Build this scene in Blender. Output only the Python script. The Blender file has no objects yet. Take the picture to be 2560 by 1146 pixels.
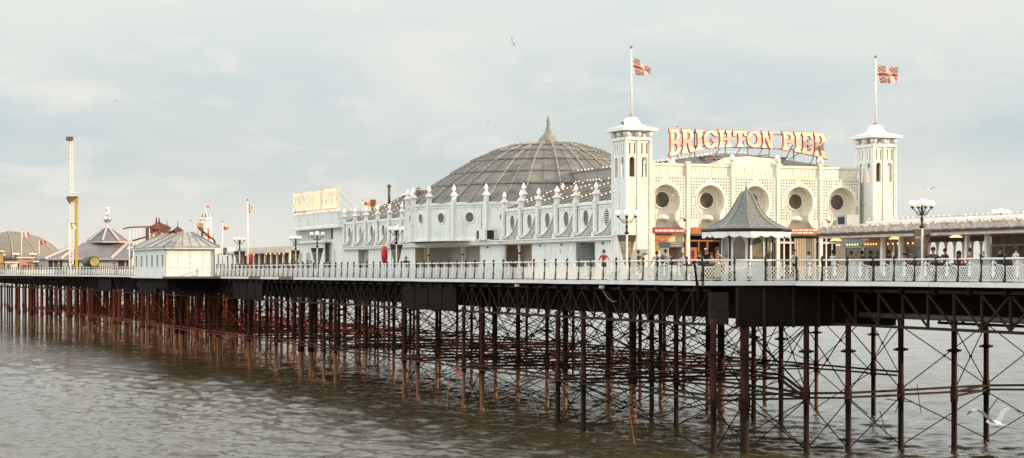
import bpy, bmesh, math, random
import numpy as np
from mathutils import Vector, Matrix
from mathutils.geometry import tessellate_polygon
random.seed(7); np.random.seed(7)
C = bpy.context.scene.collection
PI = math.pi
F = 4800.0                       # focal length in photo pixels (2560 wide)
COS, SIN = 0.9304, 0.3666        # the pier's axis is turned from the view axis
PHI = math.atan2(SIN, COS)
EYE, DECK = 9.7, 9.15

# ---- pier frame: a = across the pier (away from the viewer), b = along it (out to sea), z up from the water
def W(a, b, z): return (a*COS - b*SIN, a*SIN + b*COS, z)
def A(px, b):
    t = (px-1280)/F; return b*(SIN+t*COS)/(COS-t*SIN)
def B(px, a):
    t = (px-1280)/F; return a*(COS-t*SIN)/(SIN+t*COS)
def Z(py, a, b): return EYE + (679-py)*(a*SIN+b*COS)/F

# ---- materials
MATS = {}
def mat(name, col, rough=0.6, noise=0.0, scale=3.0, metal=0.0, emit=0.0, bump=0.0, col2=None, boards=0.0, spec=0.5, streak=False, emcol=None, rp=(.33, .68)):
    if name in MATS: return MATS[name]
    m = bpy.data.materials.new(name); m.use_nodes = True
    nt = m.node_tree; p = nt.nodes['Principled BSDF']
    p.inputs['Base Color'].default_value = (*col, 1)
    p.inputs['Roughness'].default_value = rough
    p.inputs['Metallic'].default_value = metal
    p.inputs['Specular IOR Level'].default_value = spec
    tc = None
    if noise > 0 or bump > 0 or boards > 0:
        tc = nt.nodes.new('ShaderNodeTexCoord')
    if noise > 0:
        mp = nt.nodes.new('ShaderNodeMapping')
        mp.inputs['Scale'].default_value = (1, 1, .25) if streak else (1, 1, 1)
        nt.links.new(tc.outputs['Object'], mp.inputs['Vector'])
        n = nt.nodes.new('ShaderNodeTexNoise'); n.inputs['Scale'].default_value = scale
        n.inputs['Detail'].default_value = 6; n.inputs['Roughness'].default_value = .65
        nt.links.new(mp.outputs[0], n.inputs['Vector'])
        r = nt.nodes.new('ShaderNodeValToRGB')
        r.color_ramp.elements[0].position = rp[0]; r.color_ramp.elements[1].position = rp[1]
        c2 = col2 or tuple(x*(1-noise) for x in col)
        r.color_ramp.elements[0].color = (*c2, 1); r.color_ramp.elements[1].color = (*col, 1)
        nt.links.new(n.outputs['Fac'], r.inputs['Fac']); nt.links.new(r.outputs['Color'], p.inputs['Base Color'])
    if boards > 0:                                   # horizontal cladding boards
        w = nt.nodes.new('ShaderNodeTexWave'); w.wave_type = 'BANDS'; w.bands_direction = 'Z'; w.wave_profile = 'SAW'
        w.inputs['Scale'].default_value = 1.0/boards/6.28*PI*.32
        nt.links.new(tc.outputs['Object'], w.inputs['Vector'])
        b = nt.nodes.new('ShaderNodeBump'); b.inputs['Strength'].default_value = .5; b.inputs['Distance'].default_value = .02
        nt.links.new(w.outputs['Fac'], b.inputs['Height']); nt.links.new(b.outputs[0], p.inputs['Normal'])
    elif bump > 0:
        n2 = nt.nodes.new('ShaderNodeTexNoise'); n2.inputs['Scale'].default_value = scale*4; n2.inputs['Detail'].default_value = 4
        nt.links.new(tc.outputs['Object'], n2.inputs['Vector'])
        b = nt.nodes.new('ShaderNodeBump'); b.inputs['Strength'].default_value = bump; b.inputs['Distance'].default_value = .05
        nt.links.new(n2.outputs['Fac'], b.inputs['Height']); nt.links.new(b.outputs[0], p.inputs['Normal'])
    if emit > 0:
        p.inputs['Emission Color'].default_value = (*(emcol or col), 1); p.inputs['Emission Strength'].default_value = emit
    MATS[name] = m
    return m

WHITE = mat('white_paint', (.81, .84, .81), .5, .24, 2.4, col2=(.56, .53, .45), rp=(.26, .50), boards=.14, streak=True)
TRIM = mat('white_trim', (.84, .84, .80), .45, .16, 3.2, col2=(.60, .56, .49), rp=(.27, .48))
CREAM = mat('cream_paint', (.86, .82, .70), .5, .15, 2.2, col2=(.66, .57, .44), rp=(.28, .55), streak=True)
LEAD = mat('lead_roof', (.26, .24, .205), .55, .5, .8, col2=(.11, .10, .088), bump=.2)
LEADRIB = mat('lead_rib', (.36, .33, .29), .5, .3, 3)
SLATE = mat('slate_tiles', (.25, .245, .235), .6, .45, 6, bump=.5)
DARK = mat('dark_opening', (.035, .028, .022), .7, .3, 2)
GLASS = mat('window_glass', (.16, .145, .095), .12, .5, 1.5, col2=(.06, .05, .03))
IRON = mat('rusty_iron', (.085, .020, .009), .8, .8, 1.1, col2=(.012, .006, .004), spec=.25, bump=.4, streak=True)
SUNIRON = mat('sunlit_rusted_iron', (.24, .050, .018), .8, .8, 1.1, col2=(.055, .016, .009), bump=.4, streak=True, spec=.25)  # rusted iron, reddened to paint sun glow on the far piles and braces
WEEDSHADE = mat('weedy_shaded_iron', (.042, .024, .013), .85, .6, 2.2, col2=(.013, .010, .006), spec=.2, bump=.5, streak=True)  # weed on the near piles, darkened to paint in their shade; struts share it
RUST = mat('bare_rust', (.29, .135, .062), .85, .6, 2.2, col2=(.15, .07, .035), bump=.5, streak=True)
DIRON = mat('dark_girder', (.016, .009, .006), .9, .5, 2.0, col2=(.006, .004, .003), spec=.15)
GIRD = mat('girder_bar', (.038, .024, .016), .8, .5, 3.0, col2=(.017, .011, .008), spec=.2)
BLACK = mat('black_iron', (.018, .016, .015), .4)
FASCIA = mat('fascia_paint', (.78, .79, .76), .4, .14, 1.5, streak=True)
PLANK = mat('deck_planks', (.22, .17, .12), .8, .4, 4)
BULB = mat('light_bulb', (1, .82, .6), .3, emit=2.2, emcol=(1, .62, .34))
GLOBE = mat('lamp_globe', (.9, .88, .8), .25, emit=.35, emcol=(1, .95, .82))
WARM = mat('warm_lamp', (1, .7, .4), .4, emit=2.4, emcol=(1, .55, .2))
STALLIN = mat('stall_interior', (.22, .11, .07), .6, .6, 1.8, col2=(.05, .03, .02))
GLASSF = mat('facade_glass', (.11, .085, .045), .12, .5, 1.5, col2=(.045, .036, .02))
PINK = mat('pink_wall', (.62, .42, .33), .6, .25, 1.5)
MAROON = mat('maroon_board', (.28, .03, .035), .5)
ORANGE = mat('orange_board', (.50, .16, .06), .5, .25, 5)
YELLOWB = mat('yellow_board', (.75, .55, .12), .5, .4, 5, col2=(.55, .25, .08))
YELLOW = mat('yellow_steel', (.62, .36, .04), .45, .2, 2)
REDP = mat('red_plastic', (.55, .02, .03), .4)
BROWN = mat('brown_timber', (.20, .055, .03), .7, .4, 3)
GREYP = mat('grey_panel', (.45, .47, .46), .55, .2, 2)
TAN = mat('tan_shutter', (.55, .44, .32), .6, .2, 4, streak=True)
WOODDOOR = mat('brown_door_wood', (.22, .09, .04), .5)

# ---- mesh builder: vertices in the pier frame (or any local frame), one object per build()
class MB:
    def __init__(s): s.v = []; s.f = []; s.mi = []; s.m = 0; s.sm = []; s.smooth = False
    def _add(s, vs, fs):
        o = len(s.v); s.v += [tuple(x) for x in vs]
        for f in fs: s.f.append([i+o for i in f]); s.mi.append(s.m); s.sm.append(s.smooth)
    def box(s, x0, x1, y0, y1, z0, z1):
        s._add([(x0,y0,z0),(x1,y0,z0),(x1,y1,z0),(x0,y1,z0),(x0,y0,z1),(x1,y0,z1),(x1,y1,z1),(x0,y1,z1)],
               [(0,3,2,1),(4,5,6,7),(0,1,5,4),(1,2,6,5),(2,3,7,6),(3,0,4,7)])
    def quad(s, *p): s._add(p, [tuple(range(len(p)))])
    def cyl(s, p0, p1, r0, r1=None, n=8, caps=True):
        r1 = r0 if r1 is None else r1
        p0, p1 = Vector(p0), Vector(p1); d = (p1-p0)
        if d.length < 1e-6: return
        d.normalize(); u = d.orthogonal().normalized(); w = d.cross(u)
        vs = []
        for p, r in ((p0, r0), (p1, r1)):
            for k in range(n):
                t = 2*PI*k/n; vs.append(p+u*(r*math.cos(t))+w*(r*math.sin(t)))
        fs = [(k, (k+1) % n, n+(k+1) % n, n+k) for k in range(n)]
        s._add(vs, fs)
        if caps:
            s._add(vs[:n], [tuple(range(n))[::-1]]); s._add(vs[n:], [tuple(range(n))])
    def bar(s, p0, p1, w, h=None):                     # square bar
        h = h or w
        p0, p1 = Vector(p0), Vector(p1); d = (p1-p0).normalized()
        up = Vector((0,0,1)) if abs(d.z) < .9 else Vector((0,1,0))
        u = d.cross(up).normalized(); q = u.cross(d)
        vs = []
        for p in (p0, p1):
            for i, j in ((-1,-1),(1,-1),(1,1),(-1,1)): vs.append(p+u*(i*w/2)+q*(j*h/2))
        s._add(vs, [(3,2,1,0),(4,5,6,7),(0,1,5,4),(1,2,6,5),(2,3,7,6),(3,0,4,7)])
    def path(s, pts, r, n=6):
        for i in range(len(pts)-1): s.cyl(pts[i], pts[i+1], r, r, n)
    def lathe(s, cx, cy, prof, n=16, rot=0.0, sx=1, sy=1, sq=False):
        vs = []
        for r, z in prof:
            for k in range(n):
                t = rot+2*PI*k/n
                vs.append((cx+sx*r*math.cos(t), cy+sy*r*math.sin(t), z))
        fs = []
        for i in range(len(prof)-1):
            for k in range(n):
                fs.append((i*n+k, i*n+(k+1) % n, (i+1)*n+(k+1) % n, (i+1)*n+k))
        fs.append(tuple(range(n))[::-1]); fs.append(tuple((len(prof)-1)*n+k for k in range(n)))
        s._add(vs, fs)
    def ball(s, c, r, n=10, m=6, sz=1.0):
        prof = [(max(r*math.sin(PI*i/m), r*.02), c[2]-sz*r*math.cos(PI*i/m)) for i in range(m+1)]
        sm = s.smooth; s.smooth = True; s.lathe(c[0], c[1], prof, n); s.smooth = sm
    def prism(s, outer, holes, f, d0, d1, back=True):   # polygon with holes, thickened from depth d0 to d1
        loops = [outer]+list(holes)
        tri = tessellate_polygon([[Vector((p[0], p[1], 0)) for p in l] for l in loops])
        flat = [p for l in loops for p in l]
        s._add([f(p[0], p[1], d0) for p in flat], [tuple(t) for t in tri])
        if back: s._add([f(p[0], p[1], d1) for p in flat], [tuple(t)[::-1] for t in tri])
        for l in loops:
            n = len(l)
            s._add([f(p[0], p[1], d0) for p in l]+[f(p[0], p[1], d1) for p in l],
                   [(k, (k+1) % n, n+(k+1) % n, n+k) for k in range(n)])
    def mesh(s, name, mats, off=(0,0,0), recalc=True):
        me = bpy.data.meshes.new(name)
        v = [(x-off[0], y-off[1], z-off[2]) for x, y, z in s.v]
        me.from_pydata(v, [], s.f)
        for m in (mats if isinstance(mats, (list, tuple)) else [mats]): me.materials.append(m)
        me.polygons.foreach_set('material_index', s.mi)
        me.polygons.foreach_set('use_smooth', s.sm)
        if recalc:
            bm = bmesh.new(); bm.from_mesh(me)
            bmesh.ops.remove_doubles(bm, verts=bm.verts, dist=.0002) if len(bm.verts) < 60000 else None
            bmesh.ops.recalc_face_normals(bm, faces=bm.faces); bm.to_mesh(me); bm.free()
        me.update(); return me
    def build(s, name, mats, parent=None, label=None, recalc=True):
        if name == 'bulb_string': mats = [mats, BLACK]     # bulbs and their cable
        off = tuple(parent['_o']) if parent is not None and '_o' in parent else (0,0,0)
        o = bpy.data.objects.new(name, s.mesh(name, mats, off, recalc)); C.objects.link(o)
        if parent is not None:
            o.parent = parent; o['_o'] = off
        if label: o['label'] = label
        return o

def tag(o, label=None, cat=None, group=None, kind=None):
    if label: o['label'] = label
    if cat: o['category'] = cat
    if group: o['group'] = group
    if kind: o['kind'] = kind
    return o
def thing(name, label, cat, a, b, z, group=None):      # Empty at a thing's base; children are built in pier coordinates
    o = bpy.data.objects.new(name, None); C.objects.link(o); o.empty_display_size = .3
    o.location = W(a, b, z); o.rotation_euler = (0, 0, PHI); o['_o'] = (a, b, z)
    return tag(o, label, cat, group)
def root(name, label, cat, a, b, z, group=None, rz=0):  # same, children in local coordinates
    o = thing(name, label, cat, a, b, z, group); o['_o'] = (0.0, 0.0, 0.0); o.rotation_euler = (0, 0, PHI+rz)
    return o
def flat(name, mb, mats, kind):                         # setting in pier coordinates
    o = mb.build(name, mats); o.rotation_euler = (0, 0, PHI); o['kind'] = kind; return o
def kids(o): return [c for c in bpy.data.objects if c.parent == o]
KID = {}
def dup(o, a, b, z, label=None, rz=0, group=None):
    def cp(x, par):
        c = x.copy(); C.objects.link(c)
        if par: c.parent = par
        if x.name not in KID: KID[x.name] = [y for y in bpy.data.objects if y.parent == x]
        for y in KID[x.name]: cp(y, c)
        return c
    r = cp(o, None); r.location = W(a, b, z); r.rotation_euler = (0, 0, PHI+rz)
    if label: r['label'] = label
    if group: r['group'] = group
    return r
def arc(cx, cy, rx, ry, a0, a1, n):
    return [(cx+rx*math.cos(math.radians(a0+(a1-a0)*i/n)), cy+ry*math.sin(math.radians(a0+(a1-a0)*i/n))) for i in range(n+1)]
def text_mesh(txt, size, depth, m, offset=0.0):
    cu = bpy.data.curves.new('lettering', 'FONT'); cu.body = txt; cu.size = size; cu.extrude = depth; cu.offset = offset
    cu.align_x = 'CENTER'; cu.resolution_u = 2
    o = bpy.data.objects.new('lettering', cu); C.objects.link(o)
    me = bpy.data.meshes.new_from_object(o.evaluated_get(bpy.context.evaluated_depsgraph_get()))
    bpy.data.objects.remove(o); me.materials.clear(); me.materials.append(m); return me
# sky veil colours (before the background strength), sea and sun values
VEIL = ((7.0, 6.85, 6.15), (4.95, 5.8, 6.0), (6.3, 6.9, 6.75), (10.2, 10.5, 10.2))
VEILF = .92; CLOUD = (8.0, 7.5, 6.7); EXPO = 0.0
WESTGAIN = 2.0
SEACOL = (.066, .054, .026); SEAAMP = .0092; SEABUMP = .045; SEAROUGH = .04
az_ = math.radians(60)          # sun azimuth from the facade's normal, towards the right
SUNDIR = (math.cos(az_)*SIN+math.sin(az_)*COS, -math.cos(az_)*COS+math.sin(az_)*SIN); SUNE = 5.0
# ================= SEA =================
def build_sea():
    # one sheet, denser where it is near; real waves of many lengths plus fine ripples in the material
    th = np.concatenate([np.linspace(-80, -21, 24)[:-1], np.linspace(-21, 21, 640), np.linspace(21, 80, 24)[1:]])*PI/180
    d = [6.0]
    while d[-1] < 30000: 
        r = d[-1]; step = max(.10, r*r/9.7*0.00022) if r < 900 else r*.06
        if r < 45: step = 1.2
        d.append(r+step)
    d = np.array(d); T, D = np.meshgrid(th, d); X = D*np.sin(T); Y = D*np.cos(T); H = np.zeros_like(X)
    sp = np.gradient(d)[:, None]
    for i in range(70):
        L = .5*(1.055**i)
        ang = np.random.normal(.9, .75); k = 2*PI/L; ph = np.random.rand()*2*PI
        amp = SEAAMP*L if L < 2.2 else SEAAMP*2.2*(2.2/L)**.35
        att = np.clip((L/np.maximum(sp, D*.0012)-1.6)/2, 0, 1)
        att = att*(.62+.38*np.sin(.031*X-.022*Y+1.7*np.sin(.017*Y+.3*i/10)+i*.21)*np.sin(.043*Y+.012*X+1.0))
        w = np.sin(k*(X*math.cos(ang)+Y*math.sin(ang))+ph + .6*np.sin(.11*X+.07*Y+i))
        H += att*amp*(1.0*w+.35*np.cos(2*(k*(X*math.cos(ang)+Y*math.sin(ang))+ph)))
    n, m = X.shape
    V = np.stack([X.ravel(), Y.ravel(), H.ravel()], 1)
    i = np.arange(n-1)[:, None]*m+np.arange(m-1)[None]
    Q = np.stack([i, i+1, i+m+1, i+m], -1).reshape(-1, 4)
    me = bpy.data.meshes.new('sea'); me.vertices.add(len(V)); me.vertices.foreach_set('co', V.ravel())
    me.loops.add(Q.size); me.loops.foreach_set('vertex_index', Q.ravel())
    me.polygons.add(len(Q)); me.polygons.foreach_set('loop_start', np.arange(0, Q.size, 4)); me.polygons.foreach_set('loop_total', np.full(len(Q), 4))
    me.polygons.foreach_set('use_smooth', np.ones(len(Q), bool)); me.update(calc_edges=True); me.validate()
    m_ = bpy.data.materials.new('sea_water'); m_.use_nodes = True; nt = m_.node_tree; p = nt.nodes['Principled BSDF']
    p.inputs['Base Color'].default_value = (*SEACOL, 1); p.inputs['Roughness'].default_value = SEAROUGH; p.inputs['IOR'].default_value = 1.33
    tc = nt.nodes.new('ShaderNodeTexCoord')
    ns = []
    for sc, w in ((.9, 1.0), (2.6, .45)):
        nn = nt.nodes.new('ShaderNodeTexNoise'); nn.inputs['Scale'].default_value = sc; nn.inputs['Detail'].default_value = 5; nn.inputs['Roughness'].default_value = .6
        nt.links.new(tc.outputs['Object'], nn.inputs['Vector']); ns.append(nn)
    mx = nt.nodes.new('ShaderNodeMath'); mx.operation = 'ADD'
    nt.links.new(ns[0].outputs['Fac'], mx.inputs[0]); nt.links.new(ns[1].outputs['Fac'], mx.inputs[1])
    bp = nt.nodes.new('ShaderNodeBump'); bp.inputs['Strength'].default_value = 1.0; bp.inputs['Distance'].default_value = SEABUMP
    nt.links.new(mx.outputs[0], bp.inputs['Height']); nt.links.new(bp.outputs[0], p.inputs['Normal'])
    me.materials.append(m_)
    o = bpy.data.objects.new('sea', me); C.objects.link(o); o['kind'] = 'structure'
build_sea()

# ================= PIER =================
RA = 46.5
pier = thing('pier', 'long seaside pier on rusty iron piles, white edged timber deck', 'pier', 58, 90, 0)
# deck outline (a, b)
SWELL = [(RA, 231), (44.5, 228), (41.0, 225.5), (40.9, 206.4), (RA, 203)]
deck_poly = [(RA, 90.6), (51.6, 89.6), (53.3, 85), (53.3, 40), (68.5, 40), (68.5, 88), (73.5, 91), (76, 100), (76, 480), (36, 480), (36, 420), (42, 335), (RA, 290), (RA, 231), (44.5, 228), (41.0, 225.5), (40.9, 206.4), (RA, 203)]
m = MB(); m.prism(deck_poly, [], lambda p, q, d: (p, q, d), DECK, DECK-.22)
m.build('deck', PLANK, pier)
# fascia board: short boards end to end
def fascia(pts, name='fascia'):
    m = MB()
    for (p, q) in zip(pts[:-1], pts[1:]):
        d = Vector((q[0]-p[0], q[1]-p[1])); L = d.length; d.normalize(); n = Vector((d.y, -d.x))
        if n.x > 0 and abs(n.x) > abs(n.y): n = -n
        if n.y > 0 and abs(n.y) >= abs(n.x): n = -n
        k = max(1, round(L/5.4))
        for i in range(k):
            s, e = i*L/k, (i+1)*L/k-.04
            j = random.uniform(-.012, .012)
            P = [Vector(p)+d*s, Vector(p)+d*e]
            o0 = n*.03; o1 = n*.11
            vs = []
            for zz in (DECK-.20+j, DECK+.03+j):
                for PP in P: vs += [(PP.x+o0.x, PP.y+o0.y, zz), (PP.x+o1.x, PP.y+o1.y, zz)]
            m._add(vs, [(0,1,3,2),(4,6,7,5),(0,4,5,1),(2,3,7,6),(0,2,6,4),(1,5,7,3)])
    m.build(name, FASCIA, pier)
fascia([(RA, 290), (RA, 231)]); fascia([(36, 420), (42, 335.2), (RA, 290.2)])
fascia([(RA, 231), (44.5, 228), (41.0, 225.5), (40.9, 206.4)])
fascia([(RA, 203), (RA, 190.5)]); fascia([(RA, 185.5), (RA, 178.5)]); fascia([(RA, 173), (RA, 164)])
fascia([(RA, 163.8), (RA, 90.6)]); fascia([(RA, 90.4), (51.6, 89.6), (53.3, 85), (53.3, 58)])
# under-deck joists and girders
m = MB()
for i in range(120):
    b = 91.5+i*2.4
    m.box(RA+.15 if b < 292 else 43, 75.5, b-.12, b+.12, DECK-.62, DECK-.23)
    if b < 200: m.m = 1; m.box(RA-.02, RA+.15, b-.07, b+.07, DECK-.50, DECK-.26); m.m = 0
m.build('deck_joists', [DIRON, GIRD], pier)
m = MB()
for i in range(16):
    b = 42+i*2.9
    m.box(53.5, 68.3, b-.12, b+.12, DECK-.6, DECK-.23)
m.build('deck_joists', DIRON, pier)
TZ0, TZ1 = 6.95, 8.62
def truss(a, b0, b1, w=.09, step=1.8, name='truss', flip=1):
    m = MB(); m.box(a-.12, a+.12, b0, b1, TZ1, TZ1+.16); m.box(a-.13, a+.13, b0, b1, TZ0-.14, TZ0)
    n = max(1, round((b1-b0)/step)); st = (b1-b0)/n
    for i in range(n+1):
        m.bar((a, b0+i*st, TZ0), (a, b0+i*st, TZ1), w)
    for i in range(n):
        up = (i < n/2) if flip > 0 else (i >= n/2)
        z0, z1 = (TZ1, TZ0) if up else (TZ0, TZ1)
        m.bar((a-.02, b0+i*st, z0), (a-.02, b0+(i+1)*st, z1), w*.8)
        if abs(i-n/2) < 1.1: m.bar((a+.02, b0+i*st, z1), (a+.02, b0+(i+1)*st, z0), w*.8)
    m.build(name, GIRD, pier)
PAIRS = [(107.6, 111.2), (125.2, 128.6), (138.8, 142.4), (161, 164.6), (181.7, 192.3), (207, 210.6), (226, 229.6), (247, 250.6), (268, 271.6), (290, 293.6), (312, 315.6), (335, 338.6), (358, 361.6)]
edges = [90.8]+[x for p in PAIRS for x in p if x < 300]
for i in range(0, len(edges)-1):
    b0, b1 = edges[i], edges[i+1]
    truss(RA+.5, b0, b1, flip=1 if i % 2 == 0 else -1)
# solid plate girders, behind and in front
for (b0, b1) in ((129.5, 142), (186, 199), (240, 252), (273, 284)):
    m = MB()
    m.box(RA+.25, RA+.36, b0, b1, TZ0-.1, DECK-.3)
    for k in range(5): m.box(RA+.2, RA+.25, b0+(b1-b0)*k/4.01, b0+(b1-b0)*k/4.01+.1, TZ0-.1, DECK-.3)
    m.build('plate_girder', DIRON, pier)
m = MB()
for (p, q) in (((RA+.5, 291), (42.5, 335)), ((42.5, 335), (37, 415))):
    n = 24
    for z in (TZ0, TZ1): m.bar((p[0], p[1], z), (q[0], q[1], z), .2)
    for i in range(n):
        a_, c_ = [tuple(p[j]+(q[j]-p[j])*t/n for j in (0, 1)) for t in (i, i+1)]
        m.bar((*a_, TZ0), (*a_, TZ1), .12); m.bar((*a_, TZ0 if i % 2 else TZ1), (*c_, TZ1 if i % 2 else TZ0), .1)
m.build('truss', GIRD, pier)
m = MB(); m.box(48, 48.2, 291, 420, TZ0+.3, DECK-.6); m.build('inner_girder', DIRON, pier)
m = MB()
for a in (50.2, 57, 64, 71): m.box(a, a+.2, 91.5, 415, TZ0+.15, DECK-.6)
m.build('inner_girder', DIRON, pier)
# end of the wide deck: dark plated face
m = MB()
m.box(48.3, 53.2, 90.1, 90.25, 6.75, 8.85); m.box(53.2, 58.2, 90.25, 90.4, 6.75, 8.85)
m.m = 1
m.box(RA+.35, RA+1.4, 90.3, 90.5, 6.9, 8.6)
for a in (48.2, 49.8, 51.6, 53.15): m.box(a, a+.12, 89.98, 90.1, 6.7, 8.85)
m.m = 0
m.box(58.3, 76, 92.2, 92.4, 7.2, 8.85)
m.build('end_plate', [DIRON, GIRD], pier)
# approach: trusses, girders and the long water pipe
m = MB()
truss(53.8, 56, 89.5, .11, 2.2)
truss(60.5, 56, 89.5, .1, 2.2)
m = MB()
for a in (57, 64, 67.8): m.box(a, a+.2, 45, 92, TZ0+.35, DECK-.6)
m.build('inner_girder', DIRON, pier)
m = MB(); m.smooth = True; m.cyl((55.2, 50, 7.38), (55.2, 89, 7.38), .15, n=12)
m.build('service_pipe', mat('pipe_grey', (.16, .13, .10), .5, .3, 3), pier)

# piles
def pile_mesh(r=.17, collar=3.5, h=7.2, low=None):
    m = MB(); m.smooth = True
    m.m = 1; m.lathe(0, 0, [(r*1.05, -2.5), (r*1.05, .2), (r*1.0, 1.2), (r*1.02, collar-.95)], 10)
    m.m = 0; m.lathe(0, 0, [(r*1.02, collar-.95), (r*1.32, collar-.9), (r*1.36, collar-.25), (r*1.05, collar+.05), (r, collar+.8), (r, h-.5), (r*1.25, h-.3), (r*1.25, h)], 10)
    return m.mesh('pile', [IRON, low or RUST])
def collar_mesh(r=.17, z=3.0):
    m = MB()
    m.box(-.42, .42, -.09, .09, z-.06, z+.05); m.box(-.09, .09, -.42, .42, z-.06, z+.05)
    m.lathe(0, 0, [(r*1.45, z-.09), (r*1.45, z+.09)], 8)
    return m.mesh('collar', IRON)
PM = [pile_mesh(.135), pile_mesh(.15), pile_mesh(.24, 3.2), pile_mesh(.155, low=WEEDSHADE), pile_mesh(.235, 3.2, low=WEEDSHADE)]
CM = [collar_mesh(), collar_mesh(.175, 5.4)]
PTS = []      # (a, b, kind)
def pile(a, b, k=0, detail=True):
    PTS.append((a, b, k, detail))
# front bent
FRONT = [(46.95, 90.2, 3), (48.9, 90.4, 4), (52.6, 90.3, 3), (54.9, 89.8, 3), (58.8, 90.7, 3), (60.7, 88.4, 3), (65.9, 92.8, 3), (70.4, 91.6, 3)]
for a, b, k in FRONT: pile(a, b, k)
for a, b in ((46, 300), (44.8, 312), (43.5, 325), (42.8, 335), (42, 347), (41, 360), (40, 374), (46.4, 303.5), (43.9, 328.5), (42.5, 350.5)): pile(a, b, 1)
ROWS = [47.0, 53.4, 60.8, 69.5]
bents = []
for (b0, b1) in PAIRS:
    for b in (b0, b1):
        for a in ROWS:
            if a > 65 and b < 112: continue
            pile(a+random.uniform(-.1, .1), b, 3 if b < 112 else (2 if (a < 48 and b > 224) else random.choice((0, 1))))
    bents.append(b0); bents.append(b1)
MID = [99.0, 118.0, 134.0, 153, 172.5, 199, 218, 238, 259, 280, 301, 324, 347, 372, 384]
for b in MID:
    for a in ROWS[1:]:
        if a > 56 and b < 105: continue
        pile(a+random.uniform(-.2, .2), b, random.choice((0, 1)))
for a in (53.5, 60.0): pile(a, 114.2, 2)
pile(71, 112.9, 3)
for i in range(13):
    b = 297+i*8.5; e = (RA+(42-RA)*(b-290)/45 if b < 335 else 42-6*(b-335)/85)+.7
    for j in range(7): pile(e+j*4.6+random.uniform(-.4, .4), b+random.uniform(-1, 1), random.choice((1, 1, 2)))
for i in range(16):
    b = 202+i*6.0
    for a in (50.2, 57, 63.5, 67): pile(a+random.uniform(-.5, .5), b+random.uniform(-1, 1), random.choice((0, 1, 1)))
pile(47.1, 173, 2); pile(47.9, 172.4, 2)
PTS.sort(key=lambda p: (p[0]*SIN+p[1]*COS))
for i, (a, b, k, dt) in enumerate(PTS[:100]):
    o = bpy.data.objects.new('pile', PM[k]); C.objects.link(o); o.parent = pier
    o.location = (a-58, b-90, 0)
    c = bpy.data.objects.new('collar', CM[i % 2 if k < 2 else 1]); C.objects.link(c); c.parent = o
far = MB()
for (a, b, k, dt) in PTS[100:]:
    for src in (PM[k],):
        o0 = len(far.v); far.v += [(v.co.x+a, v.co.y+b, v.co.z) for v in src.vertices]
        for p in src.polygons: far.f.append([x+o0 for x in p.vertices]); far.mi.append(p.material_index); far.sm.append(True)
o = far.build('pile', [SUNIRON, RUST], pier, recalc=False); o['kind'] = 'stuff'

# bracing between neighbours
def xbrace(m, p, q, z0, z1, r=.032):
    m.cyl((p[0], p[1], z0), (q[0], q[1], z1), r, n=5, caps=False); m.cyl((p[0], p[1], z1), (q[0], q[1], z0), r, n=5, caps=False)
def strut(m, p, q, z, w=.13, twin=True):
    m.bar((p[0], p[1], z+.09), (q[0], q[1], z+.09), w, .12)
    if twin: m.bar((p[0]-.2, p[1]-.2, z-.13), (q[0]-.2, q[1]-.2, z-.17), w, .11)
NB = 0
def brace_set(p, q, far=False, low=None):
    global NB
    m = MB(); strut(m, p, q, 3.05)
    m.build('strut', WEEDSHADE if (p[1]+q[1])/2 < 112 else IRON, pier)
    m = MB(); xbrace(m, p, q, 3.2, 6.7)
    low = random.random() < .6 if low is None else low
    if low: xbrace(m, p, q, .1, 2.8)
    m.box((p[0]+q[0])/2-.06, (p[0]+q[0])/2+.06, (p[1]+q[1])/2-.06, (p[1]+q[1])/2+.06, 4.88, 5.02)
    m.build('cross_brace', DIRON, pier)
fm = MB(); cnt = 0
def add_brace(p, q, low=None):
    global cnt
    d = (p[0]+q[0])/2*SIN+(p[1]+q[1])/2*COS
    BR.append((d, p, q, low))
BR = []
fp = [(a, b) for a, b, k in FRONT]
add_brace(fp[0], fp[1], True); add_brace(fp[1], fp[2], True); add_brace(fp[2], fp[3], True); add_brace(fp[3], fp[4], True); add_brace(fp[4], fp[6], True); add_brace(fp[5], fp[6], False); add_brace(fp[6], fp[7], True)
add_brace(fp[2], (60.8, 107.6), False)
add_brace(fp[0], (47, 107.6), True); add_brace(fp[2], (53.4, 99), True)
allb = sorted(bents+MID)
for i, b in enumerate(allb):
    rows = ROWS if b in bents else ROWS[1:]
    if b < 105: rows = []
    elif b < 112: rows = ROWS[:3]
    for a0, a1 in zip(rows[:-1], rows[1:]): add_brace((a0, b), (a1, b))
    if i+1 < len(allb):
        b2 = allb[i+1]
        for a in ROWS[1:]:
            if a < 56 or b > 105: add_brace((a, b), (a, b2), (b2-b) > 6)
for (b0, b1), (c0, c1) in zip(PAIRS[:-1], PAIRS[1:]):
    add_brace((47, b0), (47, b1), True)
    add_brace((47, b1), (47, c0), False)
BR.sort(key=lambda x: x[0])
for d, p, q, low in BR[:96]: brace_set(p, q, low=low)
m = MB(); m2 = MB()
for d, p, q, low in BR[96:]:
    strut(m2, p, q, 3.05); xbrace(m, p, q, 3.2, 6.7)
    if random.random() < .5: xbrace(m, p, q, .1, 2.8)
o = m.build('cross_brace', SUNIRON, pier, recalc=False); o['kind'] = 'stuff'
o = m2.build('strut', SUNIRON, pier, recalc=False); o['kind'] = 'stuff'
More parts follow.
